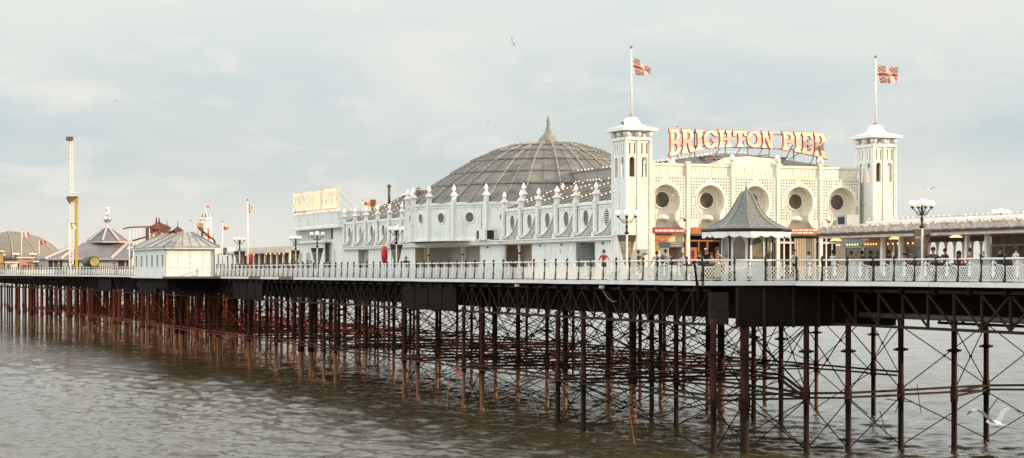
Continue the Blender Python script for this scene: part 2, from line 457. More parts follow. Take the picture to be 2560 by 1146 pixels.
# broken rods and weed hanging low among the piles
m = MB()
for i in range(70):
    b = random.uniform(95, 230); a = random.choice(ROWS)+random.uniform(-1, 1)
    m.cyl((a, b, random.uniform(.2, 3)), (a+random.uniform(-1.5, 1.5), b+random.uniform(-3, 3), random.uniform(-.3, 1.5)), .03, n=5)
o = m.build('broken_rods', RUST, pier); o['kind'] = 'stuff'
for (px, a, zz) in ((1172, 52.8, 2.2), (1142, 52.8, 1.6)):
    b = B(px, a); t = tag(None or root('red_rag', 'torn red %s caught on the struts between the piles' % ('net' if px > 1150 else 'cloth scrap'), 'netting', a, b, zz, 'red scraps caught under the pier'), None)
    m = MB(); w = .9 if px > 1150 else .45
    for k in range(6):
        x = k*w/6
        m._add([(x, 0, -.1-random.random()*.3), (x+w/6, .02, -.1-random.random()*.35), (x+w/6, .03, .25-.06*k), (x, 0, .3-.06*k)], [(0,1,2,3)])
    m.build('cloth', REDP, t)

# ================= BALUSTRADES =================
STEP = 1.8
def post_mesh():
    m = MB(); m.smooth = True
    m.lathe(0, 0, [(.075, 0), (.075, .12), (.05, .16), (.045, .45), (.075, .5), (.045, .56), (.042, .88), (.075, .96), (.06, 1.1), (.085, 1.2), (.075, 1.3), (.02, 1.36)], 8)
    m.bar((-.04, 0, .45), (-.13, 0, .04), .03)
    return m.mesh('post', BLACK)
def panel_mesh(L, dense):
    m = MB(); h0, h1 = .10, .80
    y0, y1 = .09, L-.09
    m.bar((0, y0, h0), (0, y1, h0), .03); 
    for yy in (y0, y1): m.bar((0, yy, .02), (0, yy, h1), .022)
    s = .185; n = int((y1-y0)/s)
    H = h1-h0; k = H
    i = -int(H/s)-1
    while y0+i*s < y1:
        for sg in (1, -1):
            a0 = y0+i*s; p0, p1 = (a0, h0), (a0+H*.8, h1)
            if sg < 0: p0, p1 = (a0, h1), (a0+H*.8, h0)
            q0, q1 = p0, p1
            dy = q1[0]-q0[0]
            if q0[0] < y0: t = (y0-q0[0])/dy; q0 = (y0, q0[1]+(q1[1]-q0[1])*t)
            if q1[0] > y1:
                t = (y1-p0[0])/dy; q1 = (y1, p0[1]+(p1[1]-p0[1])*t)
            if q1[0] > q0[0]+.02: m.bar((.006*sg, q0[0], q0[1]), (.006*sg, q1[0], q1[1]), .026, .03)
        i += 1
    # wavy top edge and the ornament in the middle
    pts = [(y0, h1-.05)]+[(y0+(y1-y0)*t/10, h1+.0+.04*math.sin(t*PI/5)+(.22*max(0, 1-abs(t-5)/2.2)**1.3)) for t in range(1, 10)]+[(y1, h1-.05)]
    for p, q in zip(pts[:-1], pts[1:]): m.bar((0, p[0], p[1]), (0, q[0], q[1]), .028, .03)
    c = L/2
    m.prism([(c-.13, .36), (c-.07, .55), (c-.11, .72), (c-.035, .83), (c-.06, .96), (c, 1.1), (c+.06, .96), (c+.035, .83), (c+.11, .72), (c+.07, .55), (c+.13, .36), (c, .24)], [], lambda p, q, d: (d, p, q), -.02, .02)
    return m.mesh('lattice_panel', TRIM)
PO = post_mesh(); PA = panel_mesh(STEP, 1)
def handrail(m, p, q): m.smooth = True; m.cyl((p[0], p[1], DECK+1.14), (q[0], q[1], DECK+1.14), .048, n=8)
def railing(label, p, q, posts=True, a_in=.18):
    d = Vector((q[0]-p[0], q[1]-p[1])); L = d.length; n = max(1, round(L/STEP)); d.normalize()
    t = thing('balustrade', label, 'railing', p[0], p[1], DECK+.01, 'railings along the edge of the pier deck')
    ang = math.atan2(-d.x, d.y); sc = (L/n)/STEP
    for i in range(n+1):
        if i < n or posts:
            o = bpy.data.objects.new('post', PO); C.objects.link(o); o.parent = t
            o.location = (d.x*i*L/n, d.y*i*L/n, 0); o.rotation_euler = (0, 0, ang)
        if i < n:
            o = bpy.data.objects.new('lattice_panel', PA); C.objects.link(o); o.parent = t
            o.location = (d.x*i*L/n, d.y*i*L/n, 0); o.rotation_euler = (0, 0, ang); o.scale = (1, sc, 1)
    m = MB(); handrail(m, p, q); m.build('top_rail', TRIM, t)
    return t
R0 = RA+.15
railing('white lattice railing at the front of the deck, nearest run beside the food stalls', (53.45, 59), (53.45, 84.9), False)
railing('short turning run of white lattice railing at the corner by the food stall end', (53.45, 85), (51.75, 89.75), False)
railing('white lattice railing with black posts in front of the slate roofed kiosk', (51.7, 89.8), (R0, 90.8), False)
railing('long white lattice railing with black posts below the domed hall', (R0, 90.9), (R0, 165.4))
railing('white lattice railing between the slit windowed pavilion and the big railing post', (R0, 167), (R0, 205.9))
railing('far white lattice railing beyond the slit windowed pavilion', (R0, 232), (R0, 289.8))
railing('far white lattice railing slanting outwards below the low hall with the mirror ball', (R0, 290), (42.1, 335))
railing('farthest white lattice railing below the coloured stalls and the big tent', (42.1, 335.2), (38, 393))
# ================= helpers for buildings =================
def front(p, q, d): return (p, d, q)           # wall facing the shore: coordinates (a, z), depth along b
def side(p, q, d): return (d, p, q)            # wall facing the viewer's side: coordinates (b, z), depth along a
def bulbs(m, p, q, n, r=.055):
    prev = None
    for i in range(n):
        if n > 9 and i % 7 > 4: continue
        t = (i+.5)/n
        c = (p[0]+(q[0]-p[0])*t, p[1]+(q[1]-p[1])*t, p[2]+(q[2]-p[2])*t+.05)
        m._add([(c[0]-r,c[1],c[2]),(c[0],c[1]-r,c[2]),(c[0]+r,c[1],c[2]),(c[0],c[1]+r,c[2]),(c[0],c[1],c[2]-r),(c[0],c[1],c[2]+r)],
               [(0,1,5),(1,2,5),(2,3,5),(3,0,5),(1,0,4),(2,1,4),(3,2,4),(0,3,4)])
        k = len(m.v)-2
        if prev is not None:                       # the cable between two bulbs
            m.v.append(tuple((m.v[prev][j]+m.v[k][j])/2-(.02 if j == 2 else 0) for j in range(3))); m.f.append([prev, k, len(m.v)-1]); m.mi.append(1); m.sm.append(False)
        prev = k
SHADELINE = mat('shadow_line', (.13, .11, .085), .7)  # painted shade: dark strips beside pilasters and under the upper storey
TEAR = mat('teardrop_glass', (.88, .84, .78), .2, emit=.3, emcol=(1, .9, .75))
UB, UT = 12.1, 14.42          # upper storey of the side walls
WALLA = 52.75

def pinnacle(m, a, b, z, s=1.0):
    m.box(a-.19*s, a+.19*s, b-.19*s, b+.19*s, z-.1, z+.5*s)
    m.lathe(a, b, [(.22*s, z+.5*s), (.45*s, z+.56*s), (.45*s, z+.6*s), (.12*s, z+.95*s), (.1*s, z+1.02*s)], 4, PI/4)
    m.smooth = True; m.m = 1
    m.lathe(a, b, [(.09*s, z+1.0*s), (.19*s, z+1.13*s), (.2*s, z+1.25*s), (.13*s, z+1.42*s), (.03*s, z+1.62*s)], 10)
    m.smooth = False; m.m = 0

def wing(par, b0, b1, n, louvres=(), pb=None):
    """upper storey of a side wing, b0 nearest; n bays with portholes, pilasters and curved brackets"""
    st = (b1-b0)/n
    bs = [b0+i*st for i in range(n+1)]
    for i in range(n):
        c = (bs[i]+bs[i+1])/2; zc = 13.33
        m = MB()
        hole = arc(c, zc, .47, .58, 0, 360, 28)[:-1]
        m.prism([(bs[i], UB), (bs[i+1], UB), (bs[i+1], UT), (bs[i], UT)], [hole[::-1]], side, WALLA, WALLA+.25)
        m.box(WALLA-.1, WALLA, bs[i]+.2, bs[i+1]-.2, UT-.22, UT-.08)
        m.box(WALLA-.06, WALLA, bs[i]+.2, bs[i+1]-.2, UT-.42, UT-.36)
        m.box(WALLA-.14, WALLA, bs[i]+.2, bs[i+1]-.2, UB, UB+.12)
        m.build('wall', WHITE, par)
        w = MB(); w.m = 0
        w.prism(arc(c, zc, .56, .67, 0, 360, 28)[:-1], [arc(c, zc, .455, .565, 0, 360, 28)[:-1][::-1]], side, WALLA-.06, WALLA+.02)
        fo = w.build('window_frame', TRIM, par)
        w = MB()
        if i in louvres:
            w.prism(arc(c, zc, .47, .58, 0, 360, 20)[:-1], [], side, WALLA+.12, WALLA+.15)
            for k in range(7):
                zz = zc-.45+k*.15; hw = .45*math.sqrt(max(0, 1-((zz-zc)/.57)**2))
                w.m = 1; w._add([(WALLA+.10, c-hw, zz+.05), (WALLA+.10, c+hw, zz+.05), (WALLA-.03, c+hw, zz-.03), (WALLA-.03, c-hw, zz-.03)], [(0,1,2,3)]); w.m = 0
            w.build('louvre', [DARK, TRIM], fo)
        else:
            w.prism(arc(c, zc, .47, .58, 0, 360, 24)[:-1], [], side, WALLA+.02, WALLA+.05)
            w.build('pane', GLASS, fo)
    for i, b in enumerate(bs):
        m = MB()
        m.box(WALLA-.2, WALLA+.02, b-.2, b+.2, UB+.3, UT+.12)
        m.box(WALLA-.24, WALLA+.06, b-.24, b+.24, UT-.05, UT+.05)
        m.box(WALLA-.34, WALLA+.02, b-.14, b+.14, UB-.05, UB+.3)
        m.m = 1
        for s in (-1, 1): m.box(WALLA-.025, WALLA, b+s*.245-.035, b+s*.245+.035, UB+.32, UT-.1)  # dark strips draw a shadow line on either side
        m.build('pilaster', [TRIM, SHADELINE], par)
        m = MB(); pinnacle(m, WALLA-.02, b, UT+.05, .78); m.build('pinnacle', [TRIM, TEAR], par)
        if i < n or True:                                   # curved fretwork bracket on the near side of the pilaster
            m = MB()
            if i < n:
                e = bs[i]+.2; L = st-.6
                pts = [(e, UB+.1)]+[(e-L*math.sin(math.radians(t)), UB+1.5-1.4*math.cos(math.radians(t))*1.0 if False else UB+.12+1.35*(1-math.sin(math.radians(t)))) for t in range(0, 91, 10)]
                # curve: high at the pilaster, sweeping down towards the next bay
                pts = [(e, UB+.12)]+[(e+L*(u/9.0), UB+.14+1.45*(1-u/9.0)**2.4) for u in range(0, 10)]
                m.prism(pts[::-1], [], side, WALLA-.16, WALLA-.02)
                for k in range(3): m.prism(arc(e+.28+.22*k, UB+.42-.1*k, .13-.02*k, .13-.02*k, 0, 360, 8)[:-1], [], side, WALLA-.2, WALLA-.165)
                for u in range(9):
                    m.m = 1; p0, p1 = (e+L*(u/9.0), UB+.16+1.45*(1-u/9.0)**2.4), (e+L*((u+1)/9.0), UB+.16+1.45*(1-(u+1)/9.0)**2.4)
                    m.bar((WALLA-.1, p0[0], p0[1]), (WALLA-.1, p1[0], p1[1]), .26, .06)
                m.build('bracket', [mat('bracket_grey', (.50, .50, .46), .6, .4, 5), TRIM], par)

def wing_roof(par, b0, b1, n, ridge_a=58.6, ridge_z=16.95, vis0=None):
    m = MB()
    e0 = (WALLA+.1, UT-.02)
    m._add([(e0[0], b0, e0[1]), (e0[0], b1, e0[1]), (ridge_a, b1, ridge_z), (ridge_a, b0, ridge_z),
            (e0[0], b0, e0[1]-.15), (e0[0], b1, e0[1]-.15), (ridge_a, b1, ridge_z-.15), (ridge_a, b0, ridge_z-.15)],
           [(0,1,2,3),(7,6,5,4),(0,3,7,4),(1,2,6,5),(2,3,7,6),(0,1,5,4)])
    mid = (ridge_a+4, ridge_z)
    m._add([(ridge_a, b0, ridge_z), (ridge_a, b1, ridge_z), (ridge_a+7.5, b1, ridge_z), (ridge_a+7.5, b0, ridge_z)], [(0,1,2,3)])
    m._add([(ridge_a+7.5, b0, ridge_z), (ridge_a+7.5, b1, ridge_z), (72.6, b1, UT), (72.6, b0, UT)], [(0,1,2,3)])
    m.m = 0
    for b in (b0, b1):
        m._add([(e0[0], b, UB), (e0[0], b, e0[1]), (ridge_a, b, ridge_z-.01), (ridge_a+7.5, b, ridge_z-.01), (72.6, b, UT), (72.6, b, UB)], [(0,1,2,3,4,5)])
    r = m.build('roof', LEAD, par)
    m = MB(); bu = MB(); k = n*2
    for i in range(k+1):
        b = b0+.1+(b1-b0-.2)*i/k
        m.bar((e0[0]+.1, b, e0[1]+.08), (ridge_a, b, ridge_z+.05), .11, .09)
        if i % 2 == 1 or i in (0, k): bulbs(bu, (e0[0]+.9, b, e0[1]+.14+.3), (ridge_a, b, ridge_z+.1), 15)
    m.m = 1; m.box(ridge_a-.14, ridge_a+.14, b0, b1, ridge_z, ridge_z+.14)
    t = .45; za = e0[1]+(ridge_z-e0[1])*t; aa = e0[0]+(ridge_a-e0[0])*t
    m.box(aa-.06, aa+.06, b0+.15, b1-.15, za-.05, za+.10)
    bulbs(bu, (ridge_a-.1, b0, ridge_z+.18), (ridge_a-.1, b1, ridge_z+.18), int((b1-b0)/.55))
    m.build('roof_ribs', [LEADRIB, LEAD], r)
    bu.build('bulb_string', BULB, r, recalc=False)

# ================= NEAR WING =================
wg = thing('arcade_wing', 'white amusement wing with portholes and curved fretwork, between the entrance tower and the dome', 'building', 62, 116, DECK, 'side wings of the white amusement hall')
B0, B1 = 115.6, 135.4
bay = 3.55
wing(wg, B1-5*bay-2.1+.0, B1, 6, louvres=(0,)) if False else None
nb = 6; wing(wg, 114.9, B1, nb, louvres=(0,))
wing_roof(wg, 114.9, B1, nb, 58.6, 16.35)
m = MB()   # clerestory box in front of the dome
m.box(60.2, 66, 116, 141.2, 16.2, 17.5); m.box(60.1, 66.1, 115.9, 141.4, 17.5, 17.56)
r = m.build('clerestory', mat('weathered_grey', (.36, .35, .31), .6, .3, 1.5), wg)
bu = MB(); bulbs(bu, (60.05, 116, 17.58), (60.05, 139.3, 17.58), 34)
for bb in (118.5, 123.2, 127.6): bulbs(bu, (60.1, bb, 17.0), (60.1, bb, 17.45), 3); bulbs(bu, (60.1, bb-.8, 16.95), (60.1, bb+.8, 16.95), 5)
bu.build('bulb_string', BULB, r, recalc=False)
# ================= FAR WING =================
wf = thing('arcade_wing', 'white amusement wing with portholes beyond the domed hall, a chimney pipe on its roof', 'building', 62, 157, DECK, 'side wings of the white amusement hall')
wing(wf, 156.6, 177.8, 6, louvres=(4,))
wing_roof(wf, 156.6, 177.8, 6)
m = MB()
ca = 60.5; cb = B(973, ca) if False else 176.5
ca = A(973, 176.5)
m.smooth = True; m.cyl((ca, 176.5, 16.2), (ca, 176.5, Z(468, ca, 176.5)), .13, n=10); m.lathe(ca, 176.5, [(.22, Z(468, ca, 176.5)), (.22, Z(468, ca, 176.5)+.1), (.1, Z(468, ca, 176.5)+.25)], 10)
m.build('chimney_pipe', mat('flue_brown', (.16, .09, .06), .5, .4, 4), wf)

# ================= DOMED HALL =================
DC = (61.7, 148.3); DR = 11.75; DT = 15.15; DB = 12.1
dh = thing('domed_hall', 'domed hall with wide lead dome, round portholes and teardrop lamps on its drum', 'building', DC[0], DC[1], DECK)
N = 24
ROT = math.atan2(-.096, -.995)   # one facet faces the side of the pier
ap = DR*math.cos(PI/N)
for k in range(-5, 6):
    ang = ROT+k*2*PI/N
    n = Vector((math.cos(ang), math.sin(ang), 0)); u = Vector((-n.y, n.x, 0)); hw = DR*math.sin(PI/N)
    c0 = Vector((DC[0], DC[1], 0))+n*ap
    if c0.x > 57: continue
    f = lambda p, q, d, c0=c0, n=n, u=u: tuple(c0+u*p-n*d+Vector((0, 0, q)))
    zc = 13.95
    m = MB()
    m.prism([(-hw, DB), (hw, DB), (hw, DT), (-hw, DT)], [arc(0, zc, .40, .40, 0, 360, 24)[:-1][::-1]], f, 0, .2)
    m.prism([(-hw+.25, DT-.22), (hw-.25, DT-.22), (hw-.25, DT-.08), (-hw+.25, DT-.08)], [], f, -.1, 0)
    m.prism([(-hw+.25, DT-.42), (hw-.25, DT-.42), (hw-.25, DT-.37), (-hw+.25, DT-.37)], [], f, -.05, 0)
    m.prism([(-hw, DB), (hw, DB), (hw, DB+.12), (-hw, DB+.12)], [], f, -.12, 0)
    m.build('wall', WHITE, dh)
    m = MB(); m.prism(arc(0, zc, .50, .50, 0, 360, 24)[:-1], [arc(0, zc, .39, .39, 0, 360, 24)[:-1][::-1]], f, -.06, .02); fr = m.build('window_frame', TRIM, dh)
    m = MB(); m.prism(arc(0, zc, .42, .42, 0, 360, 20)[:-1], [], f, .01, .04); m.build('pane', GLASS, fr)
    # pilaster pair and lamp pinnacle at the facet's far edge
    m = MB()
    m.prism([(hw-.13, DB), (hw+.16, DB), (hw+.16, DT+.1), (hw-.13, DT+.1)], [], f, -.22, .05)
    m.prism([(hw-.36, DB+.05), (hw-.24, DB+.05), (hw-.24, DT-.2), (hw-.36, DT-.2)], [], f, -.07, 0)
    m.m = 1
    for s_ in (-.44, -.20): m.prism([(hw+s_, DB+.1), (hw+s_+.06, DB+.1), (hw+s_+.06, DT-.1), (hw+s_, DT-.1)], [], f, -.03, 0)  # shadow lines along the pilaster, drawn as dark strips
    m.build('pilaster', [TRIM, SHADELINE], dh)
    e = c0+u*hw
    m = MB(); pinnacle(m, e.x, e.y, DT+.05, .84); m.build('pinnacle', [TRIM, TEAR], dh)
# dome: shallow stepped courses of lead
prof = [(11.75, DT-.1), (10.95, 15.75), (9.75, 16.65), (9.82, 16.72), (8.15, 17.72), (8.22, 17.79), (6.45, 18.78), (6.52, 18.85), (4.75, 19.58), (4.82, 19.65), (3.2, 20.1), (3.26, 20.16), (1.9, 20.38), (1.0, 20.45)]
m = MB(); m.lathe(DC[0], DC[1], prof, 48, ROT+PI/24)
dome = m.build('dome', LEAD, dh)
m = MB(); bu = MB()
for k in range(48):
    t = ROT+PI/24+2*PI*k/48; major = k % 2 == 0
    w = .115 if major else .045
    last = None
    for (r, z) in prof[:-1]:
        if not major and r < 4: break
        p = (DC[0]+(r+.02)*math.cos(t), DC[1]+(r+.02)*math.sin(t), z+.03)
        if last: m.bar(last, p, w, w)
        last = p
    if major:
        for (r0, z0), (r1, z1) in zip(prof[:-2], prof[1:-1]):
            q = int(max(1, math.hypot(r0-r1, z0-z1)/.42))
            bulbs(bu, (DC[0]+r0*math.cos(t), DC[1]+r0*math.sin(t), z0+.12), (DC[0]+r1*math.cos(t), DC[1]+r1*math.sin(t), z1+.12), q, .028)
m.build('dome_ribs', LEADRIB, dome)
bu.build('bulb_string', mat('small_roof_bulb', (.8, .7, .55), .3, emit=.3, emcol=(1, .72, .45)), dome, recalc=False)
m = MB()
for r, z in prof[2:12:2]: m.lathe(DC[0], DC[1], [(r+.02, z-.03), (r+.10, z+.0), (r+.08, z+.09), (r-.1, z+.12)], 48, ROT+PI/24)
m.build('course_rolls', LEAD, dome)
STONE = mat('weathered_finial', (.37, .34, .29), .7, .5, 3)
m = MB(); m.smooth = True
m.lathe(DC[0], DC[1], [(.82, 20.3), (.86, 20.55), (.80, 20.8), (.56, 21.0), (.36, 21.25), (.26, 21.5), (.18, 21.75), (.14, 21.95)], 14)
m.lathe(DC[0], DC[1], [(.13, 21.9), (.18, 22.0), (.12, 22.1), (.21, 22.28), (.12, 22.45), (.14, 22.55), (.03, 22.68)], 10)
m.smooth = False
for k in range(10):
    t = 2*PI*k/10; m.ball((DC[0]+.84*math.cos(t), DC[1]+.84*math.sin(t), 20.45), .1, 6, 4)
m.build('finial', STONE, dh)

# ================= LOWER STOREY =================
# (shutters, recesses with columns and doors under the cornice) – belongs to the wings and the hall
def lower_wall(par, b0, b1, a=WALLA, mtl=WHITE):
    m = MB(); m.box(a, a+.15, b0, b1, DECK, 11.8)
    m.build('shutter', mtl, par)
def recess(par, b0, b1, depth=1.6, col=None, mt=TAN):
    m = MB(); m.box(WALLA+depth, WALLA+depth+.1, b0, b1, DECK, 11.8)
    m.box(WALLA, WALLA+depth, b0-.06, b0, DECK, 11.8); m.box(WALLA, WALLA+depth, b1, b1+.06, DECK, 11.8)
    m.build('recess', mt, par)
def cornice(par, b0, b1, a=WALLA):
    m = MB(); m.box(a-.32, a+.1, b0, b1, 11.78, 11.98); m.box(a-.42, a+.05, b0, b1, 11.98, 12.08)
    m.m = 1; m.box(a-.1, a+20, b0, b1, 11.70, 11.78)
    m.m = 2; m.box(a-.2, a+.03, b0, b1, 12.081, 12.16)  # dark strip painting the shadow gap below the upper storey
    m.build('cornice', [TRIM, WHITE, SHADELINE], par)
def column(par, b, a=WALLA+.25):
    m = MB(); m.smooth = True
    m.lathe(a, b, [(.12, DECK), (.12, DECK+.3), (.09, DECK+.35), (.08, 11.2), (.13, 11.45), (.13, 11.75)], 10)
    m.m = 1; m.lathe(a, b, [(.1, 11.0), (.1, 11.12)], 10)
    m.build('column', [TRIM, BLACK], par)
bb = lambda px: B(px, WALLA)
cornice(wg, 114.9, B1); cornice(dh, B1+.03, 156.55, WALLA-.1); cornice(wf, 156.6, 177.8)
lower_wall(wg, 114.9, bb(1488)); recess(wg, bb(1487), bb(1441), mt=GREYP); lower_wall(wg, bb(1439), bb(1330)); recess(wg, bb(1328), bb(1248))
column(wg, bb(1291)); lower_wall(wg, bb(1247), B1)
m = MB(); m.box(WALLA+1.45, WALLA+1.58, bb(1319)-.1, bb(1302)+.1, DECK, 11.45); m.m = 1; m.box(WALLA+1.41, WALLA+1.45, bb(1317), bb(1304), DECK+.3, 11.3)
m.build('door', [WOODDOOR, TAN], wg)
m = MB(); m.m = 0; m.box(WALLA+1.5, WALLA+1.58, bb(1484), bb(1450), DECK, 11.45); m.build('door', GREYP, wg)
for px, zz in ((1353, 11.62), (1407, 11.62), (1222, 11.6), (1510, 11.62), (1460, 11.6)):
    m = MB(); m.lathe(WALLA-.12, bb(px), [(.05, zz-.12), (.07, zz)], 8); m.box(WALLA-.12, WALLA, bb(px)-.02, bb(px)+.02, zz, zz+.03); m.build('wall_lamp', BLACK, wg)
lower_wall(dh, B1+.02, bb(1201)); recess(dh, bb(1199), bb(1062), 2.2, mt=mat('cream_boards', (.66, .62, .50), .6, .2, 1.5, streak=True)); recess(dh, bb(1060), 156.5, 1.2, mt=TAN)
column(dh, bb(1149)); column(dh, bb(1021)); column(dh, bb(1065))
for px in (1105, 1170):
    m = MB(); m.box(WALLA+2.0, WALLA+2.2, bb(px)-.12, bb(px)+.12, DECK, 11.75); m.build('pier_strip', TRIM, dh)
m = MB(); m.m = 0; m.box(WALLA+.9, WALLA+1.15, bb(1055), bb(1030), DECK+.9, 11.4); m.m = 1; m.box(WALLA+.84, WALLA+.9, bb(1054), bb(1043), DECK+1.1, 11.2); m.box(WALLA+.84, WALLA+.9, bb(1041), bb(1031), DECK+1.1, 11.2)
m.build('window', [TRIM, GLASS], dh)
lower_wall(wf, 156.6, bb(980)); lower_wall(wf, bb(978), bb(921)); recess(wf, bb(919), bb(897), .5, mt=GREYP); lower_wall(wf, bb(895), bb(838)); recess(wf, bb(836), bb(815)); lower_wall(wf, bb(813), bb(760))
m = MB(); m.box(WALLA+.4, WALLA+.45, bb(906), bb(902), DECK+1.2, DECK+1.7); m.build('notice', YELLOWB, wf)
# air duct box on the ledge
m = MB(); bx = bb(1217); m.box(WALLA-.7, WALLA+.3, bx-1.5, bx+.45, 12.1, 12.95); m.m = 1
m.box(WALLA-.55, WALLA-.0, bx-1.52, bx-1.5, 12.2, 12.85); m.box(WALLA-.72, WALLA-.7, bx-.1, bx+.35, 12.2, 12.85)
m.build('duct_box', [TRIM, DARK], dh)
# hall bodies behind (so the inside is closed from other sides)
m = MB(); m.box(WALLA+2.4, 72.6, 118, 177.8, DECK, 11.7); m.build('inner_walls', WHITE, wg)
m = MB(); m.box(72.5, 72.7, 115.9, 177.8, 11.8, UT); m.build('wall', WHITE, wf)

# ================= REAR BLOCK =================
rb = thing('rear_block', 'two storey white block with boarded box on top, ending the hall', 'building', 58, 188, DECK)
E0, E1 = 178.0, 194.6
m = MB(); m.box(WALLA-.5, 62, E0, E1, 14.35, 15.45); m.box(WALLA-.55, 62.1, E0-.05, E1+.05, 15.45, 15.55)
for k in range(6): m.box(WALLA-.54, WALLA-.5, E0+k*(E1-E0)/6+.3, E0+k*(E1-E0)/6+.36, 14.38, 15.44)
m.build('top_box', WHITE, rb)
m = MB(); m.box(WALLA-.6, 63, E0, E1+.6, 13.95, 14.15); m.box(WALLA-.5, 62.6, E0, E1, 14.15, 14.34); m.build('cornice', TRIM, rb)
m = MB(); m.box(WALLA+.1, 62.5, E0, E1, DECK, 13.95); m.build('wall', WHITE, rb)
m = MB()
for k in range(26): m.box(WALLA-.05, WALLA+.1, E0+4.6+k*.52, E0+4.6+k*.52+.12, 12.9, 13.94)
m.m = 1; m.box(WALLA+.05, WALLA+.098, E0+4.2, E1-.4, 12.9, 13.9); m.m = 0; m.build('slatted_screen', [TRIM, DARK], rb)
m = MB(); m.box(WALLA-.9, WALLA+.1, E0+4.5, E1+.5, 12.55, 12.75); m.box(WALLA-.6, WALLA-.45, E0+5, E1, DECK, 12.55); m.build('porch', WHITE, rb)
for k in (E0+7, E0+10, E0+13): m = MB(); m.box(WALLA-.64, WALLA-.6, k, k+1.3, DECK+.8, 11.6); m.build('window_panel', GREYP, rb)
bu = MB(); bulbs(bu, (WALLA-.5, E0, 15.6), (WALLA-.5, E1, 15.6), 26); bu.build('bulb_string', BULB, rb, recalc=False)

# ================= ENTRANCE BUILDING =================
FB = 114.2                                         # plane of the facade
eb = thing('entrance_building', 'cream entrance front with five keyhole niches and round dark windows', 'building', 62, FB, DECK)
a0, a1 = A(1630, FB), A(2150, FB)
pil = [a0, A(1718, FB), A(1830, FB), A(1943, FB), A(2050, FB), a1]
PZ = 16.85
for i in range(5):
    l, r = pil[i], pil[i+1]; c = (l+r)/2 if i not in (0,) else r-1.62
    if i == 4: c = l+1.62
    zc = 14.35
    hw = 1.07
    key = arc(c, zc, hw, 1.12, -48, 88, 14)+[(c, zc+1.24)]+arc(c, zc, hw, 1.12, 92, 228, 14)
    xl, xr = c-hw*math.cos(math.radians(48)), c+hw*math.cos(math.radians(48))
    key += [(xl-.02, 13.35), (xl-.0, 13.1), (xl-.22, 12.8), (xl-.5, 12.5), (xl-.56, 12.32), (xr+.56, 12.32), (xr+.5, 12.5), (xr+.22, 12.8), (xr+0, 13.1), (xr+.02, 13.35)]
    m = MB(); top = PZ
    if i == 2:
        outer = [(l, 12.2), (r, 12.2), (r, PZ)]+[(r-(r-l)*t/8, PZ+.12+.32*math.sin(PI*t/8)) for t in range(1, 8)]+[(l, PZ)]
    else: outer = [(l, 12.2), (r, 12.2), (r, PZ), (l, PZ)]
    m.prism(outer, [key[::-1]], front, FB, FB+.55)
    m.box(l+.12, r-.12, FB-.08, FB, PZ-.16, PZ-.02) if i != 2 else None
    m.box(l+.12, r-.12, FB-.05, FB, 16.02, 16.08)
    for k in range(9):                                       # shallow arcading under the parapet
        x = l+.3+(r-l-.6)*k/9
        m.prism(arc(x+.14, 16.45, .13, .2, 0, 180, 6)+[(x+.01, 16.15), (x+.27, 16.15)], [], front, FB-.03, FB)
    wl = m.build('wall', CREAM, eb)
    g = .2; holes = [key[::-1]]                            # pierced fretwork screen
    z = 15.86; row = 0
    while z > 12.45:
        x = l+.25
        while x < r-.2:
            dx, dz = abs(x-c), z-zc
            inside = (dx/(hw+.18))**2+(dz/1.36)**2 < 1 or (z < 13.9 and dx < 1.0) or (z < 13.15 and dx < 1.55) or dx < .14
            if not inside and not (13.3 < z < 13.6 and False):
                holes.append([(x-.055, z-.055), (x-.055, z+.055), (x+.055, z+.055), (x+.055, z-.055)])
            x += g
        z -= g; row += 1
    m = MB(); m.prism([(l+.15, 12.2), (r-.15, 12.2), (r-.15, 15.99), (l+.15, 15.99)], holes, front, FB-.12, FB-.004, back=False); m.build('fretwork', CREAM, eb)
    m = MB()
    n = len(key)
    for q in range(n):
        p0, p1 = key[q], key[(q+1) % n]
        if q != n-6: m.bar((p0[0], FB-.13, p0[1]), (p1[0], FB-.13, p1[1]), .07, .06)
    m.build('niche_moulding', TRIM, eb)
    m = MB(); m.box(l+.1, r-.1, FB+.56, FB+.66, 12.2, 15.9); nb_ = m.build('niche_back', CREAM, eb)
    m = MB(); m.prism(arc(c-.0, zc+.1, .58, .58, 0, 360, 28)[:-1], [arc(c, zc+.1, .52, .52, 0, 360, 28)[:-1][::-1]], front, FB+.44, FB+.56); fr = m.build('window_frame', TRIM, eb)
    m = MB(); m.prism(arc(c, zc+.1, .53, .53, 0, 360, 24)[:-1], [], front, FB+.5, FB+.55); m.build('pane', GLASSF, fr)
    m = MB(); m.smooth = True; m.lathe(c, FB+.35, [(.42, 13.15), (.4, 13.3), (.25, 13.45), (.05, 13.5)], 14); m.build('hood_lamp', TRIM, eb)
for i, x in enumerate(pil[:-1]):
    m = MB(); m.box(x-.12, x+.12, FB-.18, FB, 9.2, PZ+.04); m.box(x-.17, x+.17, FB-.22, FB+.02, PZ+.04, PZ+.14)
    m.build('pilaster', CREAM, eb)
    if i in (2, 3, 4):
        m = MB(); m.smooth = True
        m.lathe(x, FB-.02, [(.07, PZ+.14), (.2, PZ+.2), (.24, PZ+.38), (.16, PZ+.55), (.05, PZ+.72)], 10); m.build('finial', TRIM, eb)
# shade lamps on the pilasters
for px in (1712, 2072):
    m = MB(); x = A(px, FB-.4); m.lathe(x, FB-.4, [(.13, 13.0), (.06, 13.15)], 8); m.bar((x, FB-.4, 13.15), (x, FB, 13.2), .04); m.build('wall_lamp', BLACK, eb)
